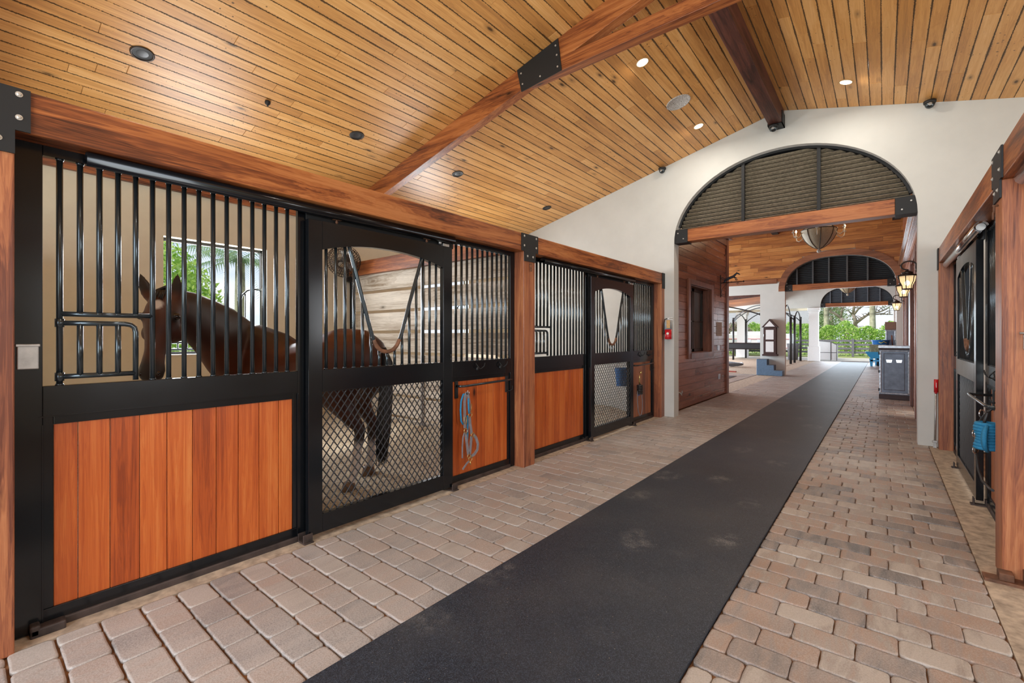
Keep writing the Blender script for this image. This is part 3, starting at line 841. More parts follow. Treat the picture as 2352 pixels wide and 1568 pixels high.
def door_track(s, Y, lab, mat='steel', u0=.236, u1=2.66, r=.036):
    F = side(s); G = lambda v, u, z: F(v, Y+u, z)
    t = thing('sliding_door_track', G(.02, 1.4, 2.2), lab, 'door track')
    mb = MB(); n = 18; v0 = .012; zc = 2.230
    rings = []
    for u in (u0, u1):
        ro = [mb.bm.verts.new(G(v0+r*cos(a), u, zc+r*sin(a))) for a in [pi*(-.42)+k*(pi*1.35)/n for k in range(n+1)]]
        ri = [mb.bm.verts.new(G(v0+(r-.004)*cos(a), u, zc+(r-.004)*sin(a))) for a in [pi*(-.42)+k*(pi*1.35)/n for k in range(n+1)]]
        rings.append((ro, ri))
    (a, ai), (b_, bi) = rings
    for k in range(n):
        mb.bm.faces.new((a[k], a[k+1], b_[k+1], b_[k])).smooth = True; mb.bm.faces.new((ai[k], ai[k+1], bi[k+1], bi[k])).smooth = True
        mb.bm.faces.new((a[k], a[k+1], ai[k+1], ai[k])); mb.bm.faces.new((b_[k], b_[k+1], bi[k+1], bi[k]))
    obj('track_cover', mb, M[mat], t)
    if s > 0:
        mb = MB(); mb.lathe([(.001, 0), (.028, 0), (.028, .02)], G(v0, u0+.012, zc), 16, 'Y'); obj('white_end_plug', mb, M['white'], t)
    mb = MB(); sbox(mb, G, -.04, -.03, 1.34, 2.70, 2.165, 2.262, .002); obj('back_plate', mb, M['plate'], t)
    return t
def guide(s, Y, u, lab):
    F = side(s); G = lambda v, uu, z: F(v, Y+uu, z); mb = MB()
    sbox(mb, G, -.045, .05, u-.03, u+.035, -.012, .006, .002); sbox(mb, G, .025, .035, u-.03, u+.035, 0, .055, .003); sbox(mb, G, -.045, -.037, u-.03, u+.035, 0, .05, .002)
    return tag(obj('floor_door_guide', mb, M['rustyblack']), lab, 'door guide')
def stall(s, Y, where, gate=True, wood='tongue'):
    left = [.153+BARP*k for k in range(16)]
    right = [2.764+.0715*k for k in range(11)]
    fixed_panel(s, Y, 0.0, 1.335, .095, 1.292, left, 'wide black barred panel with orange boards and feed gate, '+where if wood == 'tongue' else 'wide black barred panel with brown boards and a bent blanket bar, '+where, gate=gate and s < 0, hooks=((.55, .95), 1.13, .25) if s > 0 else False, wood=wood, plate=(s < 0 and Y < 1), woodL=.132, woodR=1.262)
    fixed_panel(s, Y, 2.60, 3.605, 2.70, 3.535, right, ('narrow black barred panel with bridle hooks and blanket bar, ' if s < 0 else 'narrow black barred panel beyond the sliding door, ')+where, hooks=((3.04, 3.38), 2.765, 3.52) if s < 0 else False, wood='tongue2' if (s > 0 or Y > 1) else wood, woodL=2.72, woodR=3.50)
    sliding_door(s, Y, 'black sliding door with U yoke and diamond mesh, '+where)
    door_track(s, Y, 'long tubular door track cover under the beam, '+where, 'chrome' if s > 0 else 'steel', u0=1.1 if s > 0 else .236, u1=3.5 if s > 0 else 2.66, r=.043 if s > 0 else .036)
    guide(s, Y, 1.32, 'small rusty door guide at the near foot of the door, '+where)
    guide(s, Y, 2.66, 'small rusty door guide at the far foot of the door, '+where)
Y1, Y2 = .1635, 3.965
stall(-1, Y1, 'nearest stall on the left')
stall(-1, Y2, 'far stall on the left')
stall(1, Y2, 'stall on the right', wood='tongue2')
door_track(1, Y1, 'bright pipe end of the track on the near right stall', 'chrome', u0=1.2, u1=3.46, r=.043)

# ---- posts, beams, plates, truss
def post(s, y0, lab, y1=None, z1=2.268):
    F = side(s); mb = MB(); sbox(mb, F, -.12, .08, y0, y1 or y0+.195, -.01, z1, .006)
    return tag(obj('wooden_post', mb, M['post']), lab, 'post')
post(-1, -.032, 'orange-brown square post at the left edge of the picture')
post(-1, 3.770, 'square wooden post between the two left stalls')
post(-1, 7.57, 'slim wooden post beside the cream wall and the fire extinguisher', y1=7.715)
post(1, 3.770, 'large pinkish square post at the right edge of the picture')
post(1, 7.57, 'slim wooden post beside the red-handled scraper', y1=7.715)
def hbeam(s, lab):
    F = side(s); mb = MB(); sbox(mb, F, -.12, .08, YB, 7.715, 2.268, 2.452, .005)
    return tag(obj('header_beam', mb, M['beamY']), lab, 'beam')
hbeam(-1, 'long reddish header beam over the left stall fronts')
hbeam(1, 'long reddish header beam over the right stall fronts')
def bolts(t, pts, s, r=.008):
    for p in pts:
        mb = MB(); d = .007*(1 if s < 0 else -1)
        mb.lathe([(r, 0), (r, d*.7), (r*.55, d)], p, 6, 'X', smooth=False); mb.lathe([(r*1.5, 0), (r*1.5, d*.2)], p, 12, 'X')
        obj('bolt', mb, M['bolt'], t)
def tplate(s, yc, lab):
    F = side(s); v = .0805
    t = thing('steel_joint_plate', F(v, yc, 2.17), lab, 'joint plate')
    mb = MB(); a = [(yc-.145, 2.452), (yc+.145, 2.452), (yc+.145, 2.268), (yc+.098, 2.268), (yc+.098, 2.165), (yc-.098, 2.165), (yc-.098, 2.268), (yc-.145, 2.268)]
    mb.yz([(p, q) for p, q in a], F(v, 0, 0)[0], F(v+.009, 0, 0)[0]); obj('plate', mb, M['plate'], t)
    bolts(t, [F(v+.009, yc+dy, z) for dy, z in ((-.1, 2.425), (.11, 2.425), (-.1, 2.325), (.11, 2.325), (-.045, 2.22), (.05, 2.22))], s)
    return t
tplate(-1, .0655, 'black bolted steel plate at the top left corner of the stall front')
tplate(-1, 3.868, 'black bolted steel plate over the post between the left stalls')
tplate(1, 3.868, 'black bolted steel plate over the right-hand post')
def endplate(s, lab):
    F = side(s); mb = MB(); sbox(mb, F, .0805, .09, 7.60, 7.716, 2.19, 2.452, .001)
    t = tag(obj('steel_end_plate', mb, M['plate']), lab, 'joint plate')
endplate(-1, 'narrow steel plate where the left beam meets the cream wall'); endplate(1, 'narrow steel plate where the right beam meets the cream wall')
def hook(s, y, lab):
    F = side(s); mb = MB()
    mb.tube([F(.081, y, 2.14), F(.105, y, 2.14)], .006, 8)
    mb.tube([F(.098, y+.016*cos(a), 2.118+.022*sin(a)) for a in [k*2*pi/14 for k in range(14)]], .004, 6, closed=True)
    mb.tube([F(.102, y+.010*cos(a), 2.082+.02*sin(a)) for a in [k*2*pi/14 for k in range(14)]], .004, 6, closed=True)
    tag(obj('rusty_ring_hook', mb, M['rust']), lab, 'hook')
hook(-1, 3.868, 'small rusty ring hook below the plate on the left-hand middle post')
hook(1, 3.868, 'small rusty ring hook below the plate on the right-hand post')
mb = MB(); mb.box(.50, .56, 3.70, 3.775, -.006, .05, .004); mb.box(.44, .70, 3.68, 3.772, -.01, .012, .003); mb.box(.60, .612, 3.66, 3.772, 0, .075, .002)
tag(obj('post_foot_bracket', mb, M['rust']), 'rusty steel bracket at the foot of the large right post', 'bracket')
mb = MB(); mb.box(.60, .64, 3.745, 3.768, 1.30, 1.385, .004); mb.tube([(.585, 3.75, 1.392), (.65, 3.75, 1.392)], .006, 8)
tag(obj('latch_plate', mb, M['gray_metal']), 'small grey metal latch on the large right post', 'latch')

# trusses
def truss(y0, y1, lab):
    t = thing('roof_truss', (XC, (y0+y1)/2, 3.3), lab, 'roof truss')
    dep = .245
    for sg in (-1, 1):
        xe = XL if sg < 0 else XR
        mb = MB(); mb.xz([(XC, APX-.002), (xe, ceilz(xe)-.002), (xe, ceilz(xe)-dep), (XC, APX-dep)], y0, y1); obj('rafter', mb, M['beamX'], t, bevel=.004)
    mb = MB(); mb.box(XC-1.80, XC+1.80, y0-.004, y1+.0, 4.035, 4.175, .004); obj('collar_tie', mb, M['beamX'], t)
    for sg in (-1, 1):
        X = lambda x: XC+sg*(-x)  # mirror
        P = [(XC+sg*1.865, 4.237), (XC+sg*1.325, 4.372), (XC+sg*1.285, 4.035), (XC+sg*1.80, 3.985)]
        P = [(XC+sg*1.86, ceilz(XC+sg*1.86)-.008), (XC+sg*1.335, ceilz(XC+sg*1.335)-.01), (XC+sg*1.29, 4.03), (XC+sg*1.80, 3.985)]
        mb = MB(); mb.xz(P, y0-.012, y0-.004); g_ = obj('gusset_plate', mb, M['plate'], t)
        for (dx, z) in ((1.80, 4.18), (1.78, 4.06), (1.55, 4.06), (1.36, 4.30), (1.345, 4.20), (1.335, 4.08)):
            mb = MB(); mb.lathe([(.009, 0), (.009, -.007)], (XC+sg*dx, y0-.012, z), 8, 'Y'); obj('bolt', mb, M['bolt'], g_)
    return t
truss(3.84, 3.95, 'stained timber roof truss with collar tie and black gusset plates')
truss(.005, .125, 'timber truss crossing overhead, only its end seen at the top left corner')
mb = MB(); mb.box(-1.305, -1.135, YB, 7.70, 4.45, 4.70, .006)
tag(obj('ridge_beam', mb, M['ridge']), 'dark wooden ridge beam running along the ceiling peak to the end wall', 'beam')
mb = MB(); mb.box(-1.315, -1.305, 7.5, 7.72, 4.435, 4.62); mb.box(-1.135, -1.125, 7.5, 7.72, 4.435, 4.62); mb.box(-1.315, -1.125, 7.5, 7.72, 4.435, 4.446)
tag(obj('beam_bracket', mb, M['plate']), 'dark steel saddle holding the ridge beam at the wall', 'bracket')

# ---- beams and louvres inside the arches
def arch_fill(n, y, nbars, lab1, lab2, slatmat='louv', pitch=.062, dp=.05):
    xc, aw, bh, e = ARCH[n]
    t = thing('arch_header_beam', (xc, y, 2.96), lab1, 'beam')
    mb = MB(); mb.box(xc-aw+.19, xc+aw-.22, y, y+.2, 2.962, 3.160, .004); obj('timber', mb, M['beamX'], t)
    for sg in (-1, 1):
        xa = xc+sg*(aw-.002); xb = xc+sg*(aw-.22)
        mb = MB(); mb.box(xa, xb, y-.008, y+.208, 2.945, 3.172, .003); p = obj('end_shoe', mb, M['plate'], t)
        for (dx, dz) in ((.06, .16), (.15, .06)):
            mb = MB(); mb.lathe([(.010, 0), (.010, -.008)], (xa-sg*dx, y-.008, 2.95+dz), 8, 'Y'); obj('bolt', mb, M['bolt'], p)
    t2 = thing('arched_louvre', (xc, y+.1, 3.16), lab2, 'louvre')
    fr = MB(); I = arch_pts(n, grow=-.035); O = arch_pts(n, grow=-.002)
    for k in range(len(I)-1):
        if min(I[k][1], I[k+1][1]) > 3.172: fr.xz([I[k], I[k+1], O[k+1], O[k]], y+dp, y+.17)
    obj('rim', fr, M['plate'], t2)
    for x in nbars:
        mb = MB(); mb.box(x-.022, x+.022, y+dp-.01, y+dp+.05, 3.16, arch_h(n, x, -.03), .002); obj('mullion', mb, M['plate' if n == 1 else 'louv' if n == 2 else 'louvhaze'], t2)
    bk = MB(); J = [p for p in arch_pts(n, n=60, grow=-.02) if p[1] > 3.165]; J = [(J[0][0]-.003, 3.165)]+J+[(J[-1][0]+.003, 3.165)]; bk.xz(J, y+.175, y+.18); obj('shade_backing', bk, M['black'], t2)  # black sheet behind the slats, paints the shade in their gaps
    z = 3.175; sm_ = MB()
    while z < 2.95+bh-.05:
        hw = arch_w(n, z+.005, -.012)
        if hw > .1:
            sm_.prism([(0, pitch*.44), (.004, pitch*.54), (.064, .006), (.060, -.004)], lambda p: (xc-hw, y+dp+.03+p[0], z+p[1]), lambda p: (xc+hw, y+dp+.03+p[0], z+p[1]))
        z += pitch
    obj('slats', sm_, M[slatmat], t2)
M['louvhaze'] = plain('haze_tinted_louvre', (.13, .15, .18), .5, var=.15)  # lighter grey-blue base colour paints distance haze onto the far louvre
M['louvwarm'] = plain('dusty_bronze_louvre', (.26, .215, .15), .6, var=.35, scale=30)
arch_fill(1, 7.74, [-1.71, -.72], 'reddish timber beam across the nearest arch', 'arched louvre with three dusty bronze bays over the nearest arch', 'louvwarm', .060, .075)
arch_fill(2, 18.42, [-2.33, -1.87, -1.42, -.93, -.40], 'reddish timber beam across the second arch', 'black arched louvre with six bays over the second arch')
arch_fill(3, 30.02, [-2.25, -1.75, -1.2, -.65, -.15], 'reddish timber beam across the far arch by the yard', 'haze-tinted arched louvre over the far arch by the yard', 'louvhaze')

# ================================================================== ROOM 2 (tack room side, office wall, ceiling)
# office wall: boards on a core, with window opening
rows = []; z = 0.0; k = 0; WY0, WY1, WZ0, WZ1 = 9.13, 10.52, 1.03, 2.40
while z < 3.72:
    h = .145; zc = z+h/2
    if WZ0 < zc < WZ1: segs = cut(7.96, WY0, .5, 1.3)+cut(WY1, 11.80, .4, 1.2)
    else: segs = cut(7.96, 11.80, .7, 2.2)
    rows.append((z, min(z+h, 3.72), segs)); z += h
struct(obj('wall_office', boards(rows, lambda u, v, h: (-2.962-h, u, v), .006), M['clad'], origin=(0, 0, 0)), 'glossy red-brown horizontal boards of the office wall')
mb = MB()
mb.box(-3.2, -2.974, 7.94, WY0, 0, 3.95); mb.box(-3.2, -2.974, WY1, 11.95, 0, 3.95); mb.box(-3.2, -2.974, WY0, WY1, 0, WZ0); mb.box(-3.2, -2.974, WY0, WY1, WZ1, 3.95)
mb.box(-6.2, -3.2, 11.8, 11.95, 0, 3.95); mb.box(-6.2, -3.2, 7.94, 11.8, 0, .02); mb.box(-6.2, -3.2, 7.94, 11.8, 2.9, 3.0); mb.box(-6.2, -6.05, 7.94, 11.8, 0, 3.0)
struct(obj('wall_office', mb, M['trimZ'], origin=(0, 0, 0)), 'office wall core')
mb = MB(); mb.box(-2.974, -2.93, 11.80, 11.965, 0, 3.72, .004); mb.box(-2.974, -2.938, 7.96, 11.965, 3.56, 3.72, .004); mb.box(-2.974, -2.86, 7.96, 12.02, 3.72, 3.80, .004)
struct(obj('trim_5', mb, M['trimZ'], origin=(0, 0, 0)), 'red-brown corner board and crown of the office')
mb = MB(); mb.box(-2.975, -2.855, 8.6, 12.03, 3.80, 3.83, .004)
struct(obj('trim_6', mb, M['white'], origin=(0, 0, 0)), 'white edge above the office crown')
t = D.objects.new('window_3', None); COL.objects.link(t); t.location = (-2.96, 9.8, 1.0); struct(t, 'dark casement window in the red-brown office wall')
mb = MB()
mb.box(-2.964, -2.925, 8.99, 9.13, .93, 2.50, .004); mb.box(-2.964, -2.925, 10.52, 10.67, .93, 2.50, .004); mb.box(-2.964, -2.925, 9.13, 10.52, 2.40, 2.50, .004); mb.box(-2.964, -2.915, 9.13, 10.52, .93, 1.04, .004)
mb.box(-3.18, -2.964, 10.50, 10.52, 1.03, 2.40); mb.box(-3.18, -2.964, 9.13, 9.15, 1.03, 2.40); mb.box(-3.18, -2.964, 9.13, 10.52, 2.38, 2.40); mb.box(-3.18, -2.964, 9.13, 10.52, 1.03, 1.05)
obj('window_casing', mb, M['trimZ'], t)
for a, b_ in ((9.15, 9.82), (9.85, 10.5)):
    mb = MB(); x0, x1 = -3.15, -3.11
    mb.box(x0, x1, a, a+.055, 1.05, 2.38); mb.box(x0, x1, b_-.055, b_, 1.05, 2.38); mb.box(x0, x1, a, b_, 2.32, 2.38); mb.box(x0, x1, a, b_, 1.05, 1.11); mb.box(x0, x1, a, b_, 1.68, 1.70)
    f_ = obj('sash', mb, M['mud'], t)
    mb = MB(); mb.box(-3.132, -3.128, a+.05, b_-.05, 1.10, 2.33); obj('pane', mb, M['winglass'], f_)
mb = MB(); mb.box(-6.04, -5.9, 8.2, 11.6, 0.02, 2.2); tag(obj('office_shelf_back', mb, M['white']), 'pale cupboard seen dimly through the office window', 'cupboard')
# office wall fittings
mb = MB(); mb.box(-2.962, -2.955, 11.02, 11.44, 1.38, 1.70, .002)
t = tag(obj('paper_notice', mb, plain('aged_paper', (.50, .43, .36), .8, var=.1)), 'aged notice sheet pinned to the office wall right of the window', 'notice')
mb = MB()
for k in range(7): mb.box(-2.9545, -2.9535, 11.08, 11.38-.04*(k % 3), 1.66-.037*k, 1.668-.037*k)
obj('faint_lines', mb, plain('faded_ink', (.25, .19, .16), .8), t)
mb = MB(); mb.box(-2.962, -2.935, 11.06, 11.19, 1.05, 1.17, .004); t = tag(obj('light_switch', mb, M['galv']), 'metal light switch box on the office wall', 'switch')
mb = MB(); mb.box(-2.962, -2.95, 11.28, 11.38, 1.05, 1.17, .004); t = tag(obj('wooden_switch_cover', mb, M['trimZ']), 'small wooden cover plate beside the metal switch box', 'switch')
mb = MB(); mb.box(-2.962, -2.945, 11.17, 11.28, .38, .50, .004); tag(obj('power_outlet', mb, M['galv']), 'galvanised outlet box low on the office wall', 'outlet')
mb = MB(); mb.tube([(-2.96, 8.35, .345), (-2.86, 8.35, .345)], .014, 10); mb.tube([(-2.87, 8.35, .345), (-2.84, 8.35, .30)], .012, 10); mb.lathe([(.03, 0), (.03, .008)], (-2.84, 8.35, .36), 12, 'X')
tag(obj('water_tap', mb, M['gray_metal']), 'small water tap low on the office wall beside the cream jamb', 'tap')
# iron bracket with a jumping horse
t = thing('iron_horse_bracket', (-2.95, 11.3, 2.3), 'black wrought-iron bracket with a leaping horse on the office corner', 'bracket')
mb = MB(); mb.tube([(-2.945, 11.3, 2.28), (-2.945, 11.3, 2.80)], .010, 8)
mb.tube([(-2.945, 11.3, 2.35), (-2.90, 11.3, 2.50), (-2.80, 11.3, 2.60), (-2.70, 11.3, 2.63)], .005, 6)
for (cx_, cz_, r_) in ((-2.915, 2.33, .03), (-2.915, 2.72, .03), (-2.58, 2.575, .028), (-2.60, 2.655, .02)):
    mb.tube([(cx_+r_*(1-k/22)*cos(k*.42), 11.3, cz_+r_*(1-k/22)*sin(k*.42)) for k in range(15)], .005, 6)
mb.tube([(-2.945, 11.3, 2.615), (-2.46, 11.3, 2.615)], .009, 8); mb.tube([(-2.46, 11.3, 2.60), (-2.46, 11.3, 2.635)], .014, 8)
obj('scroll_arm', mb, M['mud'], t)
mb = MB()
mb.tube([(-2.86, 11.3, 2.665), (-2.80, 11.3, 2.70), (-2.73, 11.3, 2.725), (-2.67, 11.3, 2.745), (-2.63, 11.3, 2.79), (-2.60, 11.3, 2.815), (-2.565, 11.3, 2.80), (-2.535, 11.3, 2.775)], [.020, .032, .030, .030, .022, .018, .015, .009], 8)
mb.tube([(-2.86, 11.3, 2.67), (-2.875, 11.3, 2.64), (-2.90, 11.3, 2.62)], [.017, .010, .006], 6); mb.tube([(-2.84, 11.31, 2.66), (-2.86, 11.31, 2.63), (-2.89, 11.31, 2.605)], [.015, .009, .006], 6)
mb.tube([(-2.66, 11.3, 2.73), (-2.61, 11.3, 2.71), (-2.60, 11.3, 2.68), (-2.63, 11.3, 2.665)], [.014, .009, .006, .006], 6); mb.tube([(-2.665, 11.31, 2.73), (-2.63, 11.31, 2.695), (-2.635, 11.31, 2.66)], [.013, .008, .006], 6)
mb.tube([(-2.61, 11.3, 2.83), (-2.605, 11.3, 2.845)], [.008, .002], 6); mb.tube([(-2.865, 11.3, 2.685), (-2.90, 11.3, 2.695), (-2.925, 11.3, 2.665)], [.008, .008, .003], 6)
obj('leaping_horse', mb, plain('dark_grey_iron', (.04, .045, .055), .5), t)

# right side wall of rooms 2 and 3 with trims
rows = []; z = 0
while z < 5.6: rows.append((z, min(z+.145, 5.6), cut(7.95, 30.0, 1.2, 3.5))); z += .145
struct(obj('wall_right', boards(rows, lambda u, v, h: (.452+h, u, v), .006), M['clad'], origin=(0, 0, 0)), 'glossy red-brown boards along the right wall beyond the arch')
mb = MB(); mb.box(.464, .70, 7.94, 30.0, 0, 5.7)
struct(obj('wall_right', mb, M['trimZ'], origin=(0, 0, 0)), 'core of the right passage wall')
mb = MB()
for y0 in (9.6, 10.1, 11.9, 13.9, 14.5, 15.3, 16.2): mb.box(.40, .452, y0, y0+.14, 0, 2.9, .004)
mb.box(.41, .452, 9.6, 16.34, 2.78, 2.92, .004)
struct(obj('trim_7', mb, M['trimZ'], origin=(0, 0, 0)), 'red-brown door and window trims on the right wall')
mb = MB(); mb.box(.44, .45, 12.04, 13.9, 1.0, 2.4)
struct(obj('window_4', mb, M['galv'], origin=(.44, 12.9, 1)), 'pale reflecting panes in the right passage wall')
mb = MB(); mb.box(.385, .452, 7.95, 18.35, 3.35, 3.55, .004); mb.box(.34, .452, 7.95, 18.35, 3.55, 3.62, .004)
struct(obj('trim_8', mb, wood('glossy_cornice_wood', [(.28, (.16, .08, .05)), (.5, (.30, .15, .09)), (.75, (.42, .24, .15))], 'Y', .14, knots=.1), origin=(0, 0, 0)), 'cornice along the right passage wall')
# room 2 ceiling
mb = MB(); mb.box(-9.5, .75, 7.94, 18.4, 5.6, 5.75)
struct(obj('ceiling', mb, M['beamX'], origin=(0, 0, 0)), 'wooden ceiling of the chandelier hall')
mb = MB(); mb.box(-9.5, .75, 18.62, 30.0, 5.0, 5.15)
struct(obj('ceiling', mb, M['beamX'], origin=(0, 0, 0)), 'wooden ceiling of the far passage')
for x, lab in ((-2.93, 'left'), (.30, 'right')):
    t = thing('timber_bracket_end', (x, 18.2, 4.9), 'short timber beam end with black cap high on the %s of the orange gable' % lab, 'beam end')
    mb = MB(); mb.box(x-.09, x+.09, 17.9, 18.37, 4.98, 5.25, .004); obj('timber', mb, M['beamX'], t)
    mb = MB(); mb.box(x-.10, x+.10, 17.88, 18.2, 4.93, 4.985, .003); obj('cap', mb, M['black'], t)

# chandeliers
def chandelier(x, y, zb, lab, energy=60):
    t = thing('basket_chandelier', (x, y, zb), lab, 'chandelier')
    R = .36
    prof = [(.02, zb+.10), (.10, zb+.13), (.20, zb+.21), (.28, zb+.31), (.335, zb+.42), (R, zb+.54)]
    mb = MB(); mb.lathe(prof, (x, y, 0), 32, cap=False); obj('basket', mb, M['mesh_gold'], t)
    mb = MB(); mb.lathe([(R-.05, zb+.56), (.25, zb+.64), (.16, zb+.78), (.08, zb+1.0)], (x, y, 0), 32, cap=False); obj('upper_drape', mb, M['mesh_gold'], t)
    mb = MB()
    for k in range(8):
        a = k*pi/4+.2; mb.tube([(x+(r+.006)*cos(a), y+(r+.006)*sin(a), z) for r, z in prof], .007, 6)
        mb.tube([(x+r*cos(a), y+r*sin(a), z) for r, z in ((R, zb+.55), (.255, zb+.65), (.165, zb+.79), (.085, zb+1.0))], .007, 6)
    mb.tube([(x+R*cos(a), y+R*sin(a), zb+.55) for a in [k*pi/12 for k in range(24)]], .012, 6, closed=True); obj('ribs', mb, M['mud'], t)
    mb = MB(); mb.ball((x, y, zb+.045), .045, 14); mb.lathe([(.012, zb+.08), (.03, zb+.10), (.05, zb+.115)], (x, y, 0), 12); obj('finial', mb, M['ironw'], t)
    mb = MB(); mb.tube([(x, y, zb+.95), (x, y, 5.6 if y < 18 else 5.0)], .008, 6); obj('chain', mb, M['mud'], t)
    for k in range(6):
        a = k*pi/3+.55; c_, s_ = cos(a), sin(a)
        pts = [(R, .50), (R+.06, .40), (R+.13, .36), (R+.19, .40), (R+.21, .50)]
        mb = MB(); mb.tube([(x+r*c_, y+r*s_, zb+z) for r, z in pts], .008, 6); mb.lathe([(.03, 0), (.035, .012)], (x+(R+.21)*c_, y+(R+.21)*s_, zb+.50), 10)
        arm = obj('arm', mb, M['ironw'], t)
        mb = MB(); mb.tube([(x+(R+.21)*c_, y+(R+.21)*s_, zb+.51), (x+(R+.21)*c_, y+(R+.21)*s_, zb+.60)], .011, 8); obj('candle', mb, M['ironw'], arm)
        mb = MB(); mb.lathe([(.005, 0), (.019, .018), (.016, .035), (.002, .065)], (x+(R+.21)*c_, y+(R+.21)*s_, zb+.60), 10); obj('bulb', mb, M['flame'], arm)
    l = D.lights.new('chandelier_glow', 'POINT'); l.energy = energy; l.color = (1, .80, .55); l.shadow_soft_size = .45
    o = D.objects.new('chandelier_glow', l); COL.objects.link(o); o.location = (x, y, zb+1.0)
    return t
chandelier(XC, 13.05, 3.36, 'large beaded basket chandelier with lit candle bulbs in the middle hall', 60)
chandelier(XC, 24.1, 3.10, 'basket chandelier far down the aisle, only its pale finial showing', 40)

# wall lanterns
def lantern(y, lab):
    x, z, q = .257, 2.035, .72
    t = thing('wall_lantern', (x, y, z), lab, 'wall lantern', 'lanterns along the right wall beyond the arch')
    def K(mb): return mb.transform(Matrix.Translation((x, y, z)) @ Matrix.Scale(q, 4) @ Matrix.Translation((-x, -y, -z)))
    mb = MB(); mb.lathe([(.075, 0), (.085, .012), (.075, .02)], (x, y, z), 20); obj('base', K(mb), M['mud'], t)
    mb = MB(); mb.lathe([(.155, .26), (.160, .285), (.09, .30), (.085, .325), (.095, .335), (.06, .35), (.03, .37)], (x, y, z), 24); obj('cap', K(mb), M['mud'], t)
    mb = MB(); mb.lathe([(.072, .018), (.078, .08), (.115, .16), (.130, .26)], (x, y, z), 24, cap=False); obj('glass_shade', K(mb), M['lampglass'], t)
    mb = MB()
    for k in range(6):
        a = k*pi/3+.3; mb.tube([(x+r*cos(a), y+r*sin(a), z+h) for r, h in ((.078, .015), (.084, .08), (.120, .16), (.136, .265))], .008, 6)
    obj('cage_straps', K(mb), M['mud'], t)
    mb = MB(); cc = [(x+.02, z+.385)]+[(x+.02+.115*cos(a), z+.47+.085*sin(a)) for a in [pi*1.45-k*pi*1.5/14 for k in range(15)]]+[(x+.135, z+.40), (x+.14, z+.34), (x+.27, z+.335)]
    mb.tube([(p[0], y, p[1]) for p in cc], .014, 8); mb.box(x+.25, x+.27, y-.06, y+.06, z+.20, z+.46, .004); obj('scroll_arm', K(mb), M['mud'], t)
    mb = MB(); mb.ball((x, y, z+.13), .035, 10, (1, 1, 1.4)); obj('bulb', K(mb), M['lamp'], t)
    return t
for (y, lab) in ((8.53, 'nearest and largest glowing wall lantern right of the arch'), (10.2, 'middle glowing wall lantern partly behind the nearest one'), (15.4, 'farthest and smallest of the three glowing wall lanterns')): lantern(y, lab)

# ================================================================== CEILING FITTINGS
def on_ceil(x, y, r, kind, lab, cat):
    z = ceilz(x); ang = math.atan(SL)*(1 if x < XC else -1)
    # local builder pointing down then rotated to the slope
    def place(mb): return mb.transform(Matrix.Translation((x, y, z)) @ Matrix.Rotation(-ang, 4, 'Y'))
    nm = {'off': 'recessed_ceiling_light', 'on': 'recessed_ceiling_light', 'speaker': 'ceiling_speaker', 'cam': 'dome_camera', 'hole': 'ceiling_sprinkler'}[kind]
    t = thing(nm, (x, y, z), lab, cat)
    if kind in ('off', 'on'):
        mb = MB(); mb.lathe([(r, .0), (r, -.006), (r*.86, -.009), (r*.80, -.002)], (0, 0, 0), 28, cap=False)
        obj('trim_ring', place(mb), M['mud'] if kind == 'off' else M['tagpaper'], t)
        mb = MB()
        if kind == 'off': mb.lathe([(r*.82, -.003), (r*.70, -.0015), (r*.2, -.001), (0.001, -.001)], (0, 0, 0), 28, cap=False); obj('recess_shade', place(mb), M['black'], t); mb = MB(); mb.lathe([(r*.5, -.002), (r*.3, -.004), (.001, -.004)], (0, 0, 0), 20, cap=False); obj('bulb_face', place(mb), M['rubberblk'], t)  # no hole is cut: flat black disc paints the shaded recess
        else:
            mb.lathe([(r*.84, -.005), (.001, -.007)], (0, 0, 0), 28, cap=False); obj('lit_lens', place(mb), M['lamp'], t)
            l = D.lights.new('recessed_glow', 'AREA'); l.shape = 'DISK'; l.size = r*1.7; l.energy = 13; l.color = (1, .92, .82)
            o = D.objects.new('recessed_glow', l); COL.objects.link(o); o.location = (x, y, z-.03)
    elif kind == 'speaker':
        mb = MB(); mb.lathe([(r, 0), (r, -.008), (r*.95, -.011), (r*.93, -.006), (.001, -.008)], (0, 0, 0), 36, cap=False)
        m, nt, b = material('perforated_white_grille'); sp = nt.noise(nt.coord(), 130, 2, .6)
        setin(nt, b, Base_Color=nt.ramp(sp, [(.42, (.22, .19, .16)), (.55, (.72, .70, .67))]), Roughness=.6)
        obj('speaker_grille', place(mb), m, t)
    elif kind == 'cam':
        pass
    return t
for x, y, lab in ((-4.90, 1.01, 'nearest'), (-4.90, 3.05, 'second'), (-4.90, 4.72, 'third'), (-4.90, 7.03, 'farthest')):
    on_ceil(x, y, .085, 'off', 'unlit dark recessed light above the left stalls, %s of the row' % lab, 'ceiling light')
for x, y, lab in ((-2.12, 4.93, 'lit recessed light just beyond the truss'), (-2.12, 6.95, 'lit recessed light between the round speaker and the cream wall'), (-.36, 6.93, 'lit recessed light on the right slope of the ceiling'), (-.36, 4.93, 'lit recessed light on the right slope nearer the camera'), (-.36, 1.0, 'lit recessed light overhead on the right slope'), (-2.12, 1.0, 'lit recessed light overhead on the left slope')):
    on_ceil(x, y, .075, 'on', lab, 'ceiling light')
on_ceil(-2.115, 6.08, .155, 'speaker', 'round white ceiling speaker between the two lit lights', 'speaker')
mb = MB(); mb.ball((-4.9, 2.03, ceilz(-4.9)-.012), .028, 10); mb.tube([(-4.9, 2.03, ceilz(-4.9)-.03), (-4.9, 2.03, ceilz(-4.9)-.05)], .008, 6)
tag(obj('sprinkler_head', mb, M['black']), 'small black sprinkler head on the left ceiling slope', 'sprinkler')
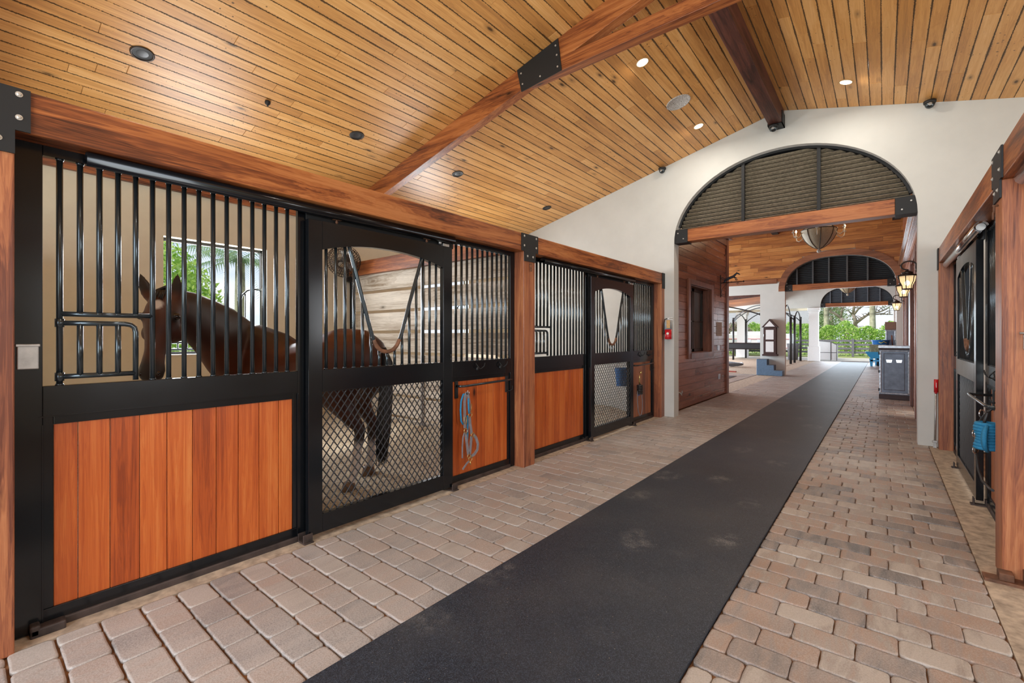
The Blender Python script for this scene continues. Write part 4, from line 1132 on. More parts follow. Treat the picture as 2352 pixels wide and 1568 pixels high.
def dome(x, y, z, lab):
    t = thing('dome_camera', (x, y, z), lab, 'security camera')
    mb = MB(); mb.lathe([(.062, .0), (.062, -.02), (.055, -.035)], (x, y, z+.045), 20); obj('housing', mb, M['black'], t)
    mb = MB(); mb.ball((x, y-.01, z), .05, 16); obj('dome', mb, M['bar'], t)
    mb = MB(); mb.lathe([(.020, -.052), (.020, -.058), (.012, -.060)], (x, y, z-.01), 16, 'Y'); obj('lens', mb, M['gray_metal'], t)
dome(-2.93, 7.64, 4.20, 'small black dome camera where the left ceiling meets the cream wall')
dome(.44, 7.62, 4.235, 'small black dome camera where the right ceiling meets the cream wall')
dome(-1.24, 7.52, 4.39, 'small black dome camera under the end of the ridge beam')

# ================================================================== STALL PARTITION AND FAN
t = thing('stall_partition', (-4.7, 3.85, 0), 'weathered grey plank partition between the two left stalls', 'partition')
for k in range(9):
    z0 = 2.265-.25-.290*k+.02
    if z0 < -.2: break
    mb = MB(); mb.box(XL+.05, -3.11, 3.832, 3.868, max(.0, z0), z0+.25, .003); obj('plank', mb, M['planks'], t)
for x in (-3.12, -4.62, XL+.06):
    mb = MB(); mb.box(x-.03, x+.03, 3.820, 3.830, 0, 2.27, .002); mb.box(x-.006, x+.006, 3.80, 3.82, 0, 2.27, .001); obj('steel_channel', mb, M['galv'] if x > -5 and x < -4 else M['plate'], t)
mb = MB(); mb.box(XL+.01, -3.13, 3.76, 3.93, 2.272, 2.472, .005)
tag(obj('partition_beam', mb, M['beamX']), 'reddish beam on top of the grey plank partition', 'beam')
mb = MB(); mb.box(XL+.01, XL+.1, 3.74, 3.95, 2.20, 2.45, .003); tag(obj('beam_shoe', mb, M['plate']), 'black steel shoe at the back end of the partition beam', 'bracket')
t = thing('basket_fan', (-5.95, 3.52, 2.42), 'grimy wire cage fan hanging in the back corner of the horse stall', 'fan')
ax = Vector((.62, -.62, -.42)).normalized(); up = ax.cross(Vector((0, 0, 1))).normalized(); vv = ax.cross(up); C0 = Vector((-5.95, 3.50, 2.44))
mb = MB()
for r_, d_ in ((.20, .10), (.23, .03), (.22, -.06), (.15, .14), (.10, .16), (.05, .165), (.16, -.14)):
    mb.tube([C0+ax*d_+up*r_*cos(a)+vv*r_*sin(a) for a in [k*2*pi/24 for k in range(24)]], .004, 5, closed=True)
for k in range(44):
    a = k*2*pi/44; e = up*cos(a)+vv*sin(a)
    mb.tube([C0+ax*.165+e*.04, C0+ax*.15+e*.12, C0+ax*.10+e*.20, C0+ax*.02+e*.23, C0-ax*.08+e*.21, C0-ax*.16+e*.12], .0042, 4)
obj('wire_cage', mb, M['mud'], t)
mb = MB()
for k in range(3):
    a = k*2*pi/3; e = up*cos(a)+vv*sin(a); f_ = up*cos(a+.8)+vv*sin(a+.8)
    mb.prism([(0, 0)]*0 or [(.03, 0), (.17, 0), (.16, .8), (.03, .8)], lambda p: C0+ax*(.01-p[1]*.03)+(up*cos(a+p[1])+vv*sin(a+p[1]))*p[0], lambda p: C0+ax*(.014-p[1]*.03)+(up*cos(a+p[1])+vv*sin(a+p[1]))*p[0])
obj('fan_blades', mb, M['gray_metal'], t)
mb = MB(); mb.tube([C0-ax*.02, C0-ax*.20], .055, 14); mb.tube([C0-ax*.16, Vector((-6.1, 3.76, 2.36))], .015, 8); obj('motor_and_arm', mb, M['mud'], t)

# ================================================================== HORSE
def horse():
    t = thing('horse', (-4.2, 2.0, .05), 'bay horse with white star standing in the near left stall, head by the bars', 'horse')
    mb = MB()
    def limb(pts):
        """pts: (x,y,z, lateral radius, other radius); lateral dir is given"""
        return pts
    Hd = Vector((-.91, -.41, 0)).normalized(); Lt = Vector((.41, -.91, 0)).normalized()
    def sweep(pts, lat, seg=20):
        rings = []; n = len(pts)
        P = [Vector(p[:3]) for p in pts]
        for i, p in enumerate(pts):
            d = (P[min(i+1, n-1)]-P[max(i-1, 0)]).normalized()
            l = (lat-d*lat.dot(d)).normalized(); w_ = d.cross(l)
            rings.append([mb.bm.verts.new(P[i]+l*p[3]*cos(2*pi*k/seg)+w_*p[4]*sin(2*pi*k/seg)) for k in range(seg)])
        for a, b_ in zip(rings, rings[1:]):
            for k in range(seg): mb.bm.faces.new((a[k], a[(k+1) % seg], b_[(k+1) % seg], b_[k]))
        mb.bm.faces.new(rings[0][::-1]); mb.bm.faces.new(rings[-1])
    # trunk
    sweep([(-3.44, 2.40, 1.16, .09, .10), (-3.50, 2.37, 1.16, .19, .19), (-3.62, 2.32, 1.175, .265, .26), (-3.78, 2.25, 1.165, .29, .29), (-4.0, 2.15, 1.08, .285, .30), (-4.25, 2.04, 1.00, .30, .31), (-4.5, 1.93, 1.04, .29, .38), (-4.72, 1.83, 1.11, .25, .385), (-4.88, 1.74, 1.11, .21, .34), (-4.97, 1.66, 1.08, .13, .24)], Lt)
    # neck (lateral = horizontal perpendicular)
    nl = Vector((.68, -.73, 0)).normalized(); nl = Vector((-.68, .73, 0)); nd = Vector((.73, -.68, 0)).normalized(); nl = Vector((.68, .73, 0)).normalized()
    sweep([(-4.86, 1.84, 1.12, .20, .34), (-4.74, 1.68, 1.22, .18, .36), (-4.56, 1.50, 1.345, .14, .325), (-4.38, 1.33, 1.455, .11, .25), (-4.20, 1.15, 1.55, .09, .185), (-4.08, 1.03, 1.60, .08, .135), (-4.02, .97, 1.62, .07, .09)], nl)
    # head
    F = Vector((.85, -.53, 0)).normalized(); L = Vector((.53, .85, 0)).normalized()
    A = (F*.34+Vector((0, 0, -.94))).normalized(); N = (F*.94+Vector((0, 0, .34))).normalized()
    H0 = Vector((-4.045, .955, 1.665))
    hs = [(-.02, .05, .05, -.02), (.03, .085, .085, -.02), (.10, .108, .12, -.035), (.18, .112, .145, -.05), (.26, .098, .15, -.06), (.34, .075, .115, -.035), (.42, .062, .088, -.015), (.50, .068, .078, -.005), (.56, .080, .074, -.005), (.61, .072, .062, -.008), (.645, .035, .032, -.012)]
    rings = []; seg = 22
    for s_, wL, dN, off in hs:
        c = H0+A*s_+N*off
        rings.append([mb.bm.verts.new(c+L*wL*cos(2*pi*k/seg)*(1 if sin(2*pi*k/seg) > -.2 else .8)+N*dN*sin(2*pi*k/seg)) for k in range(seg)])
    for a, b_ in zip(rings, rings[1:]):
        for k in range(seg): mb.bm.faces.new((a[k], a[(k+1) % seg], b_[(k+1) % seg], b_[k]))
    mb.bm.faces.new(rings[0][::-1]); mb.bm.faces.new(rings[-1])
    # brows, cheeks, nostril rims, lower lip
    for sg in (-1, 1):
        c = H0+A*.175+L*sg*.088+N*.035; mb.ball(c, .034, 10, (1, 1, .8))
        mb.ball(H0+A*.25+L*sg*.07-N*.10, .07, 12)
        mb.ball(H0+A*.585+L*sg*.042+N*.030, .026, 10)
    mb.ball(H0+A*.60-N*.045, .035, 10)
    # ears
    for sg in (-1, 1):
        e = H0+L*sg*(.095 if sg < 0 else .072)-N*.015+A*-.005
        d = (Vector((0, 0, 1))*.95+L*sg*(.34 if sg < 0 else .02)-N*.1).normalized()
        sweep([tuple(e-d*.03)+(.034, .028), tuple(e+d*.03)+(.044, .028), tuple(e+d*.085)+(.043, .022), tuple(e+d*.14)+(.026, .014), tuple(e+d*.185)+(.006, .005)], L, 12)
    # legs: joints (x,y,z,r_lateral,r_fore)
    z0 = .06
    def hind(hip, stif, hock, fet, toe):
        sweep([hip+(.15, .24), stif+(.115, .17), ((stif[0]+hock[0])/2, (stif[1]+hock[1])/2, (stif[2]+hock[2])/2, .065, .085), hock+(.040, .056), (hock[0]*.85+fet[0]*.15, hock[1]*.85+fet[1]*.15, hock[2]*.8+fet[2]*.2, .038, .050), ((hock[0]+fet[0])/2, (hock[1]+fet[1])/2, (hock[2]+fet[2])/2, .032, .041), fet+(.040, .047), ((fet[0]+toe[0])/2, (fet[1]+toe[1])/2, (fet[2]+toe[2])/2, .028, .032), toe+(.045, .05)], Lt, 16)
    hind((-3.66, 2.17, 1.05), (-3.74, 2.14, .80), (-3.53, 2.23, .565), (-3.55, 2.19, .20), (-3.555, 2.155, .11))
    hind((-3.72, 2.40, 1.05), (-3.90, 2.42, .80), (-3.76, 2.50, .575), (-3.84, 2.54, .20), (-3.88, 2.55, .11))
    def fore(sh, el, kn, fet, toe):
        sweep([sh+(.11, .16), el+(.085, .11), ((el[0]+kn[0])/2, (el[1]+kn[1])/2, (el[2]+kn[2])/2, .052, .06), kn+(.042, .044), (kn[0], kn[1], kn[2]-.06, .030, .032), ((kn[0]+fet[0])/2, (kn[1]+fet[1])/2, (kn[2]+fet[2])/2, .025, .028), fet+(.034, .037), ((fet[0]+toe[0])/2, (fet[1]+toe[1])/2, (fet[2]+toe[2])/2, .027, .03), toe+(.045, .048)], Lt, 16)
    fore((-4.75, 1.68, 1.05), (-4.70, 1.70, .80), (-4.74, 1.66, .46), (-4.74, 1.66, .20), (-4.78, 1.64, .11))
    fore((-4.85, 1.93, 1.05), (-4.80, 1.95, .80), (-4.84, 1.93, .46), (-4.84, 1.93, .20), (-4.88, 1.91, .11))
    body = obj('body', mb, M['horse'], t)
    # fuse everything into one skin, then relax it
    bpy.context.view_layer.update()
    md = body.modifiers.new('fuse', 'REMESH'); md.mode = 'VOXEL'; md.voxel_size = .013; md.use_smooth_shade = True
    sm_ = body.modifiers.new('relax', 'SMOOTH'); sm_.factor = .5; sm_.iterations = 13
    dg = bpy.context.evaluated_depsgraph_get(); dg.update()
    me = D.meshes.new_from_object(body.evaluated_get(dg)); body.modifiers.clear(); body.data = me
    me.materials.clear(); me.materials.append(M['horse'])
    dk = me.attributes.new('dark', 'FLOAT', 'POINT'); wh = me.attributes.new('white', 'FLOAT', 'POINT')
    o = wpos(body)
    eyeL = [H0+A*.17+L*sg*.105+N*.03 for sg in (-1, 1)]
    def cl(v): return max(0, min(1, v))
    vals = []; valw = []
    for v in me.vertices:
        p = v.co+o; d = 0; w_ = 0
        q = p-H0; s_ = q.dot(A); n_ = q.dot(N); l_ = q.dot(L)
        if q.length < .8 and abs(l_) < .24 and n_ > -.25 and p.z < 1.9:
            if n_ > -.22 and s_ > .40: d = max(d, cl((s_-.46)/.08)*.95)
            if s_ < 0: d = max(d, cl(-s_/.05))
            for e in eyeL: d = max(d, cl((.055-(p-e).length)/.02))
            if n_ > 0: 
                r_ = sqrt((l_*1.25)**2+((s_-.10)*1.0)**2); w_ = max(w_, cl((.046-r_)/.016))
        # crest & back slightly darker, lower legs black, white sock
        if p.z < .66 and p.x > -3.95 : d = max(d, cl((.66-p.z)/.18)*.85)
        if p.z < .60 and p.x < -4.3: d = max(d, cl((.60-p.z)/.2)*.9)
        if p.x > -3.69 and p.z < .50 and p.y < 2.38: w_ = max(w_, cl((.48-p.z)/.06))
        if -4.0 < p.x < -3.69 and p.z < .42 and p.y > 2.38: w_ = max(w_, cl((.40-p.z)/.06)*.8)
        crest = 0
        if 1.25 < p.z < 1.75 and -4.95 < p.x < -4.05 and p.y > .99:
            tt = cl((-4.02-p.x)/.8); zc = 1.62+(1.34-1.62)*tt; crest = cl((p.z-zc+.34)/.34)*.9
        d = max(d, crest)
        vals.append(d); valw.append(w_)
    dk.data.foreach_set('value', vals); wh.data.foreach_set('value', valw)
    for e, sg in zip(eyeL, (-1, 1)):
        mb = MB(); mb.ball(e+L*sg*.001, .025, 14); obj('eye', mb, M['eye'], t)
    for sg in (-1, 1):
        mb = MB(); mb.ball(H0+A*.592+L*sg*.050+N*.038, .013, 10, (1, 1, 1.3)); obj('nostril', mb, M['eye'], t)
    for (x, y) in ((-3.56, 2.14), (-3.89, 2.55), (-4.79, 1.635), (-4.89, 1.905)):
        mb = MB(); mb.lathe([(.066, -.02), (.048, .075)], (x, y, .045), 18); obj('hoof', mb, M['hoof'], t)
    # mane as overlapping locks lying on the crest
    mb = MB(); cr = [(-4.03, .975, 1.725), (-4.22, 1.17, 1.70), (-4.42, 1.37, 1.67), (-4.62, 1.56, 1.625), (-4.78, 1.70, 1.56)]
    for k in range(90):
        f_ = k/89*3.98; i = int(f_); a = Vector(cr[i]).lerp(Vector(cr[i+1]), f_-i)
        s2 = 1; ln = random.uniform(.10, .17)
        mb.tube([a+Vector((0, 0, .012)), a-nl*.075*s2+Vector((0, 0, -.02)), a-nl*.11*s2+Vector((random.uniform(-.02, .02), 0, -ln))], [.013, .011, .003], 5)
    for k in range(14):
        a = H0+L*random.uniform(-.03, .03)-N*.0-A*.01
        mb.tube([a-A*.03, a+N*.07+A*.0, a+N*.085+A*random.uniform(.04, .08)], [.010, .009, .002], 5)
    obj('mane', mb, M['hair'], t)
    mb = MB()
    for k in range(130):
        a = random.uniform(0, 2*pi); r_ = sqrt(random.random())
        dx, dy = cos(a)*r_, sin(a)*r_
        zb = random.uniform(.22, .48)
        mb.tube([(-3.45+dx*.02, 2.40+dy*.02, 1.27), (-3.42+dx*.035, 2.43+dy*.035, 1.14), (-3.435+dx*.048, 2.425+dy*.048, .85), (-3.455+dx*.06, 2.41+dy*.06, .55), (-3.465+dx*.045, 2.40+dy*.045, zb)], [.014, .016, .016, .012, .003], 5)
    obj('tail', mb, M['hair'], t)
    return t
horse()

# ================================================================== HALTERS, EXTINGUISHER, SCRAPER
def strap(mb, pts, wd=.010, th=.003):
    mb.tube(pts, [(wd, th)]*len(pts), 8)
def ringp(c, r, ax1, ax2, n=16): return [Vector(c)+Vector(ax1)*r*cos(k*2*pi/n)+Vector(ax2)*r*sin(k*2*pi/n) for k in range(n)]
t = thing('leather_halter', (-2.98, 2.99, .85), 'grey leather halter with brass rings and a blue lead rope by the nearest door', 'halter')
X0 = -2.985; yb = Y1+2.83
def hp(pts, x=X0): return [(x+(p[2] if len(p) > 2 else 0), yb+p[0], p[1]) for p in pts]
mb = MB(); mb.tube(hp([(.0, .875), (.0, .845), (.02, .835), (.02, .86)], X0+.01), .004, 8); obj('wall_hook', mb, M['gray_metal'], t)
mb = MB()
def flat(pts, wd):
    for a, b_ in zip(pts, pts[1:]):
        pass
def ribbon(mb, pts, wd, th=.003, x=X0):
    P = [Vector((x+(p[2] if len(p) > 2 else 0), yb+p[0], p[1])) for p in pts]; n = len(P); rings = []
    for i in range(n):
        d = (P[min(i+1, n-1)]-P[max(i-1, 0)]).normalized(); s_ = Vector((1, 0, 0)).cross(d).normalized()
        rings.append([mb.bm.verts.new(P[i]+s_*wd+Vector((th, 0, 0))), mb.bm.verts.new(P[i]-s_*wd+Vector((th, 0, 0))), mb.bm.verts.new(P[i]-s_*wd-Vector((th, 0, 0))), mb.bm.verts.new(P[i]+s_*wd-Vector((th, 0, 0)))])
    for a, b_ in zip(rings, rings[1:]):
        for k in range(4): mb.bm.faces.new((a[k], a[(k+1) % 4], b_[(k+1) % 4], b_[k]))
    mb.bm.faces.new(rings[0]); mb.bm.faces.new(rings[-1])
ribbon(mb, [(.0, .855), (-.018, .83), (-.028, .77), (-.028, .68), (-.028, .60), (-.025, .53)], .014)
ribbon(mb, [(.0, .855), (.018, .82), (.032, .76), (.036, .70), (.034, .65)], .014)
ribbon(mb, [(.036, .63), (.042, .56), (.055, .50), (.062, .46)], .014)
ribbon(mb, [(-.018, .49), (-.005, .42), (.008, .34), (.022, .27)], .014)
ribbon(mb, [(.060, .44), (.052, .38), (.045, .32), (.036, .27)], .014)
ribbon(mb, [(.085, .455), (.125, .41), (.148, .35), (.140, .30), (.10, .265), (.045, .25)], .014)
ribbon(mb, [(-.03, .49), (-.05, .45), (-.058, .36), (-.058, .26)], .006)
ribbon(mb, [(.03, .215), (.0, .20), (-.055, .155)], .008)
obj('leather_straps', mb, M['halter'], t)
mb = MB()
for (y, z, r_) in ((-.022, .505, .022), (.036, .645, .022), (.07, .452, .020), (.02, .262, .020), (.038, .235, .022)):
    mb.tube(ringp((X0+.008, yb+y, z), r_, (0, 1, 0), (0, 0, 1)), .0035, 6, closed=True)
for (y, z) in ((-.028, .60), (.036, .715)):
    mb.tube([(X0+.008, yb+y-.016, z-.03), (X0+.008, yb+y+.016, z-.03), (X0+.008, yb+y+.016, z+.03), (X0+.008, yb+y-.016, z+.03)], .0035, 6, closed=True)
mb.tube([(X0+.01, yb+.035, .215), (X0+.01, yb+.035, .18)], .006, 8)
obj('brass_rings', mb, M['brass'], t)
mb = MB()
mb.tube(hp([(.005, .84), (-.035, .84), (-.062, .78), (-.07, .70), (-.062, .60), (-.04, .565)], X0-.012), .009, 8)
mb.tube(hp([(.005, .84), (.035, .80), (.052, .72), (.05, .65)], X0-.012), .008, 8)
mb.tube(hp([(.012, .64), (.018, .55), (.015, .45), (.010, .39)], X0-.008), .009, 8)
mb.tube(hp([(.005, .80), (.008, .74), (.012, .69), (.018, .66)], X0+.012), .008, 8)
obj('blue_lead_rope', mb, M['bluerope'], t)
t = thing('leather_halter', (-2.98, Y2+2.84, .7), 'dark halter with a blue noseband and coiled rope by the far left stall door', 'halter')
yb = Y2+2.84
mb = MB(); mb.tube(hp([(.0, .76), (.01, .72), (0, .66), (.02, .62)], X0+.01), .012, 8); mb.ball((X0+.01, yb+.05, .80), .022); obj('metal_snaps', mb, M['brass'], t)
mb = MB()
for k in range(6): mb.tube(ringp((X0+.015, yb+.005, .60-.025*k), .040, (1, 0, 0), (0, 1, 0), 12), .012, 6, closed=True)
obj('coiled_dark_rope', mb, M['dleather'], t)
mb = MB(); ribbon(mb, [(-.03, .45), (.03, .455), (.10, .48), (.13, .52), (.09, .56), (.04, .62)], .012); obj('blue_noseband', mb, plain('dusty_blue_webbing', (.10, .14, .36), .6), t)
mb = MB(); ribbon(mb, [(-.045, .52), (-.05, .36), (-.02, .20), (.04, .12), (.10, .13), (.14, .22), (.14, .34), (.11, .45)], .007); obj('leather_straps', mb, M['halter'], t)
# right stall halter (mirrored side)
yb = 4.62; Xr = .575
t = thing('leather_halter', (Xr, yb, .6), 'dark leather halter with a bright blue rope hanging by the right stall', 'halter')
def rp(pts): return [(Xr-p[2] if len(p) > 2 else Xr, yb+p[0], p[1]) for p in pts]
mb = MB()
def rib2(pts, wd=.011, th=.003):
    P = [Vector((Xr-p[2], yb+p[0], p[1])) for p in pts]; mb.tube(P, [(wd*.8, wd*.8)]*len(P), 8)
rib2([(-.20, 1.0-.1, .0), (-.19, .86, .03), (-.12, .80, .05), (.02, .72, .06), (.14, .66, .05)])
rib2([(-.20, .86, .03), (-.14, .74, .05), (-.05, .62, .06), (.03, .54, .06)])
rib2([(.14, .66, .05), (.06, .66, .06), (-.10, .68, .06)])
rib2([(.03, .54, .06), (.02, .42, .05), (-.06, .36, .04), (-.20, .345, .02), (-.30, .36, .02)])
obj('leather_straps', mb, M['dleather'], t)
mb = MB(); mb.tube([(.648, yb-.20, .93), (Xr-.01, yb-.20, .925), (Xr-.02, yb-.20, .95)], .006, 8); obj('wall_hook', mb, M['plate'], t)
mb = MB()
for (y, z, v) in ((-.13, .84, .05), (.02, .56, .065), (.13, .66, .055), (-.02, .68, .06)):
    mb.tube(ringp((Xr-v, yb+y, z), .026, (.6, .8, 0), (0, 0, 1)), .004, 6, closed=True)
obj('metal_rings', mb, M['chrome'], t)
mb = MB()
for k in range(9): mb.tube(ringp((Xr-.035, yb-.20, .78-.020*k), .050+.006*sin(k), (1, 0, 0), (0, 1, 0), 14), .013, 8, closed=True)
for k in range(6): mb.tube(ringp((Xr-.035, yb-.20+.012*(k-3), .69), .085, (.3, 1, 0), (0, 0, 1), 14), .012, 8, closed=True)
obj('blue_rope', mb, M['bluerope'], t)

# fire extinguisher
ex, ey = -2.82, 7.62
t = thing('fire_extinguisher', (ex, ey, 1.33), 'red fire extinguisher with a hanging paper tag on the cream wall', 'fire extinguisher')
mb = MB(); mb.lathe([(.050, 0), (.055, .008), (.055, .165)], (ex, ey, 1.325), 24); obj('red_cylinder', mb, M['red'], t)
mb = MB(); mb.lathe([(.0555, .165), (.0555, .26), (.045, .29), (.022, .31), (.022, .33)], (ex, ey, 1.325), 24); obj('grey_shoulder', mb, M['label'], t)
mb = MB(); mb.tube([(ex, ey, 1.65), (ex, ey, 1.675)], .018, 10); mb.tube([(ex-.02, ey, 1.672), (ex+.09, ey-.03, 1.645)], .007, 8); mb.tube([(ex-.02, ey, 1.682), (ex+.085, ey-.03, 1.69)], .006, 8); obj('valve_handle', mb, M['white'], t)
mb = MB(); mb.tube([(ex-.01, ey-.02, 1.672), (ex-.045, ey-.03, 1.66), (ex-.060, ey-.03, 1.60), (ex-.060, ey-.03, 1.52), (ex-.060, ey-.03, 1.43)], .008, 8); mb.tube([(ex-.060, ey-.03, 1.47), (ex-.060, ey-.03, 1.41)], .012, 8); obj('hose', mb, M['black'], t)
mb = MB(); mb.box(ex-.005, ex+.055, ey-.068, ey-.062, 1.51, 1.645, .002); obj('paper_tag', mb, M['tagpaper'], t)
mb = MB(); mb.lathe([(.020, 0), (.020, -.002)], (ex+.01, ey-.0545, 1.42), 16, 'Y'); mb.lathe([(.0, 0)]*0 or [(.012, -.002), (.012, -.003)], (ex+.02, ey-.0545, 1.422), 10, 'Y'); obj('round_label', mb, M['labelw'], t)
mb = MB(); mb.box(ex-.02, ex+.02, ey+.05, 7.72, 1.40, 1.62, .002); obj('wall_bracket', mb, M['gray_metal'], t)
# red-handled scraper leaning on the right pier
t = thing('floor_scraper', (.487, 7.66, 0), 'long grey scraper with a red handle leaning on the cream wall', 'scraper')
mb = MB(); mb.tube([(.487, 7.64, .07), (.500, 7.69, .70)], .010, 8); obj('shaft', mb, M['gray_metal'], t)
mb = MB(); mb.tube([(.500, 7.69, .68), (.502, 7.692, .84)], [(.020, .020), (.021, .021)], 8); mb.tube([(.4995, 7.688, .665), (.5, 7.69, .685)], .014, 8); obj('red_handle', mb, M['red'], t)
mb = MB(); mb.box(.500, .504, 7.668, 7.6715, .74, .80); obj('white_mark', mb, M['labelw'], t)
mb = MB(); mb.box(.462, .512, 7.625, 7.65, .065, .09, .004); mb.prism([(.470, .0), (.504, .0), (.496, .07), (.478, .07)], lambda p: (p[0], 7.633, p[1]), lambda p: (p[0], 7.641, p[1])); obj('steel_blade', mb, M['gray_metal'], t)
# blue bucket in the far stall
t = thing('water_bucket', (-3.62, 7.45, .49), 'blue water bucket hanging in the empty far stall', 'bucket')
mb = MB(); mb.lathe([(.09, 0), (.12, .30), (.125, .32), (.115, .32), (.085, .01)], (-3.62, 7.52, .49), 24, cap=False); mb.lathe([(.001, 0), (.09, 0)], (-3.62, 7.52, .49), 24, cap=False); obj('bucket_body', mb, M['dblue'], t)
mb = MB(); mb.tube([(-3.74, 7.52, .80), (-3.71, 7.56, .88), (-3.62, 7.62, .93), (-3.53, 7.56, .88), (-3.50, 7.52, .80)], .004, 6); obj('handle', mb, M['gray_metal'], t)

# ================================================================== MIDDLE HALL AND BEYOND
# mounting steps
mb = MB(); P = [(-3.50, 0), (-2.70, 0), (-2.70, .18), (-2.955, .18), (-2.955, .36), (-3.17, .36), (-3.17, .56), (-3.50, .56)]
mb.xz(P, 18.0, 18.36)
t = tag(obj('mounting_steps', mb, M['slate'], bevel=.01), 'slate blue three-step mounting block against the cream pier', 'steps')
mb = MB()
for (a, b_, z) in ((-2.955, -2.70, .18), (-3.17, -2.955, .36), (-3.50, -3.17, .56)): mb.box(a, b_, 17.99, 18.37, z, z+.012, .003)
obj('treads', mb, M['locker'], t)
# house-shaped wall cabinet
t = thing('wall_cabinet', (-3.11, 18.28, .68), 'brown house-shaped wall cabinet with white door panels on the cream pier', 'cabinet')
yf = 18.15
mb = MB(); mb.box(-3.31, -2.92, yf, 18.4, .73, 1.68, .004); mb.box(-3.35, -2.88, yf-.02, 18.4, .68, .74, .005); obj('case', mb, M['dkbrown'], t)
mb = MB(); mb.box(-3.235, -2.99, yf-.008, yf+.01, 1.26, 1.60, .002); mb.box(-3.235, -2.99, yf-.008, yf+.01, .82, 1.19, .002); obj('white_panels', mb, M['white'], t)
mb = MB(); mb.prism([(-3.37, 1.69), (-2.86, 1.69), (-3.115, 1.985)], lambda p: (p[0], yf-.015, p[1]), lambda p: (p[0], 18.4, p[1])); obj('gable_roof', mb, M['dkbrown'], t)
mb = MB(); mb.prism([(-3.28, 1.715), (-2.95, 1.715), (-3.115, 1.915)], lambda p: (p[0], yf-.024, p[1]), lambda p: (p[0], yf-.01, p[1])); obj('white_tympanum', mb, M['white'], t)
mb = MB(); mb.box(-3.298, -3.285, yf-.02, yf, 1.35, 1.45, .002); obj('door_pull', mb, M['galv'], t)

# grain bin cabinet on the right
def ropeborder(mb, y, x0, x1, z0, z1, n1, n2):
    def run(a, b_, n):
        a, b_ = Vector(a), Vector(b_)
        mb.tube([a.lerp(b_, k/(n*3)) for k in range(n*3+1)], [.013+.005*abs(sin(k*pi/3)) for k in range(n*3+1)], 6)
    run((x0, y, z0), (x1, y, z0), n1); run((x0, y, z1), (x1, y, z1), n1); run((x0, y, z0), (x0, y, z1), n2); run((x1, y, z0), (x1, y, z1), n2)
t = thing('feed_cabinet', (.18, 13.2, 0), 'blue-grey steel cabinet with two cup pulls standing right of the mat', 'cabinet')
mb = MB(); mb.box(-.075, .43, 12.92, 13.70, .09, 1.08, .004); obj('case', mb, M['locker'], t)
mb = MB(); mb.box(-.085, .435, 12.90, 13.72, 0, .10, .006); obj('plinth', mb, M['dkbrown'], t)
mb = MB(); mb.box(-.09, .437, 12.89, 13.72, 1.075, 1.115, .003); obj('under_top', mb, M['dkbrown'], t)
mb = MB(); mb.box(-.095, .44, 12.88, 13.73, 1.115, 1.165, .006); obj('zinc_top', mb, M['galv'], t)
mb = MB(); ropeborder(mb, 12.915, -.055, .415, .125, 1.055, 6, 12); obj('twisted_border', mb, M['galv'], t)
mb = MB()
for (a, b_, c, d) in ((.0, .35, .99, .998), (.0, .35, .20, .208), (.0, .008, .20, .998), (.342, .35, .20, .998)): mb.box(a, b_, 12.912, 12.922, c, d)
obj('panel_groove', mb, M['dkbrown'], t)
for x in (.09, .255):
    mb = MB(); mb.prism([(x-.052, .862), (x+.052, .862), (x+.040, .800), (x-.040, .800)], lambda p: (p[0], 12.89, p[1]), lambda p: (p[0], 12.922, p[1])); obj('cup_pull', mb, M['chrome'], t)
for z in (.20, .60, 1.0):
    mb = MB(); mb.tube([(-.085, 12.915, z-.03), (-.085, 12.915, z+.03)], .010, 8); obj('hinge', mb, M['black'], t)
# tall locker with brown box on it
t = thing('tall_locker', (.28, 28.4, 0), 'tall blue-grey locker with white edging near the far arch', 'locker')
mb = MB(); mb.box(.06, .44, 28.2, 28.9, 0, 1.68, .004); obj('case', mb, M['locker'], t)
mb = MB(); ropeborder(mb, 28.195, .09, .41, .06, 1.64, 5, 16); obj('twisted_border', mb, M['galv'], t)
mb = MB(); mb.box(.04, .445, 28.18, 28.92, 1.68, 1.73, .004); mb.box(.04, .445, 28.16, 28.92, 1.73, 2.06, .006)
tag(obj('brown_box', mb, plain('brown_hood', (.20, .11, .075), .6, var=.1)), 'plain brown box on top of the tall locker', 'box')
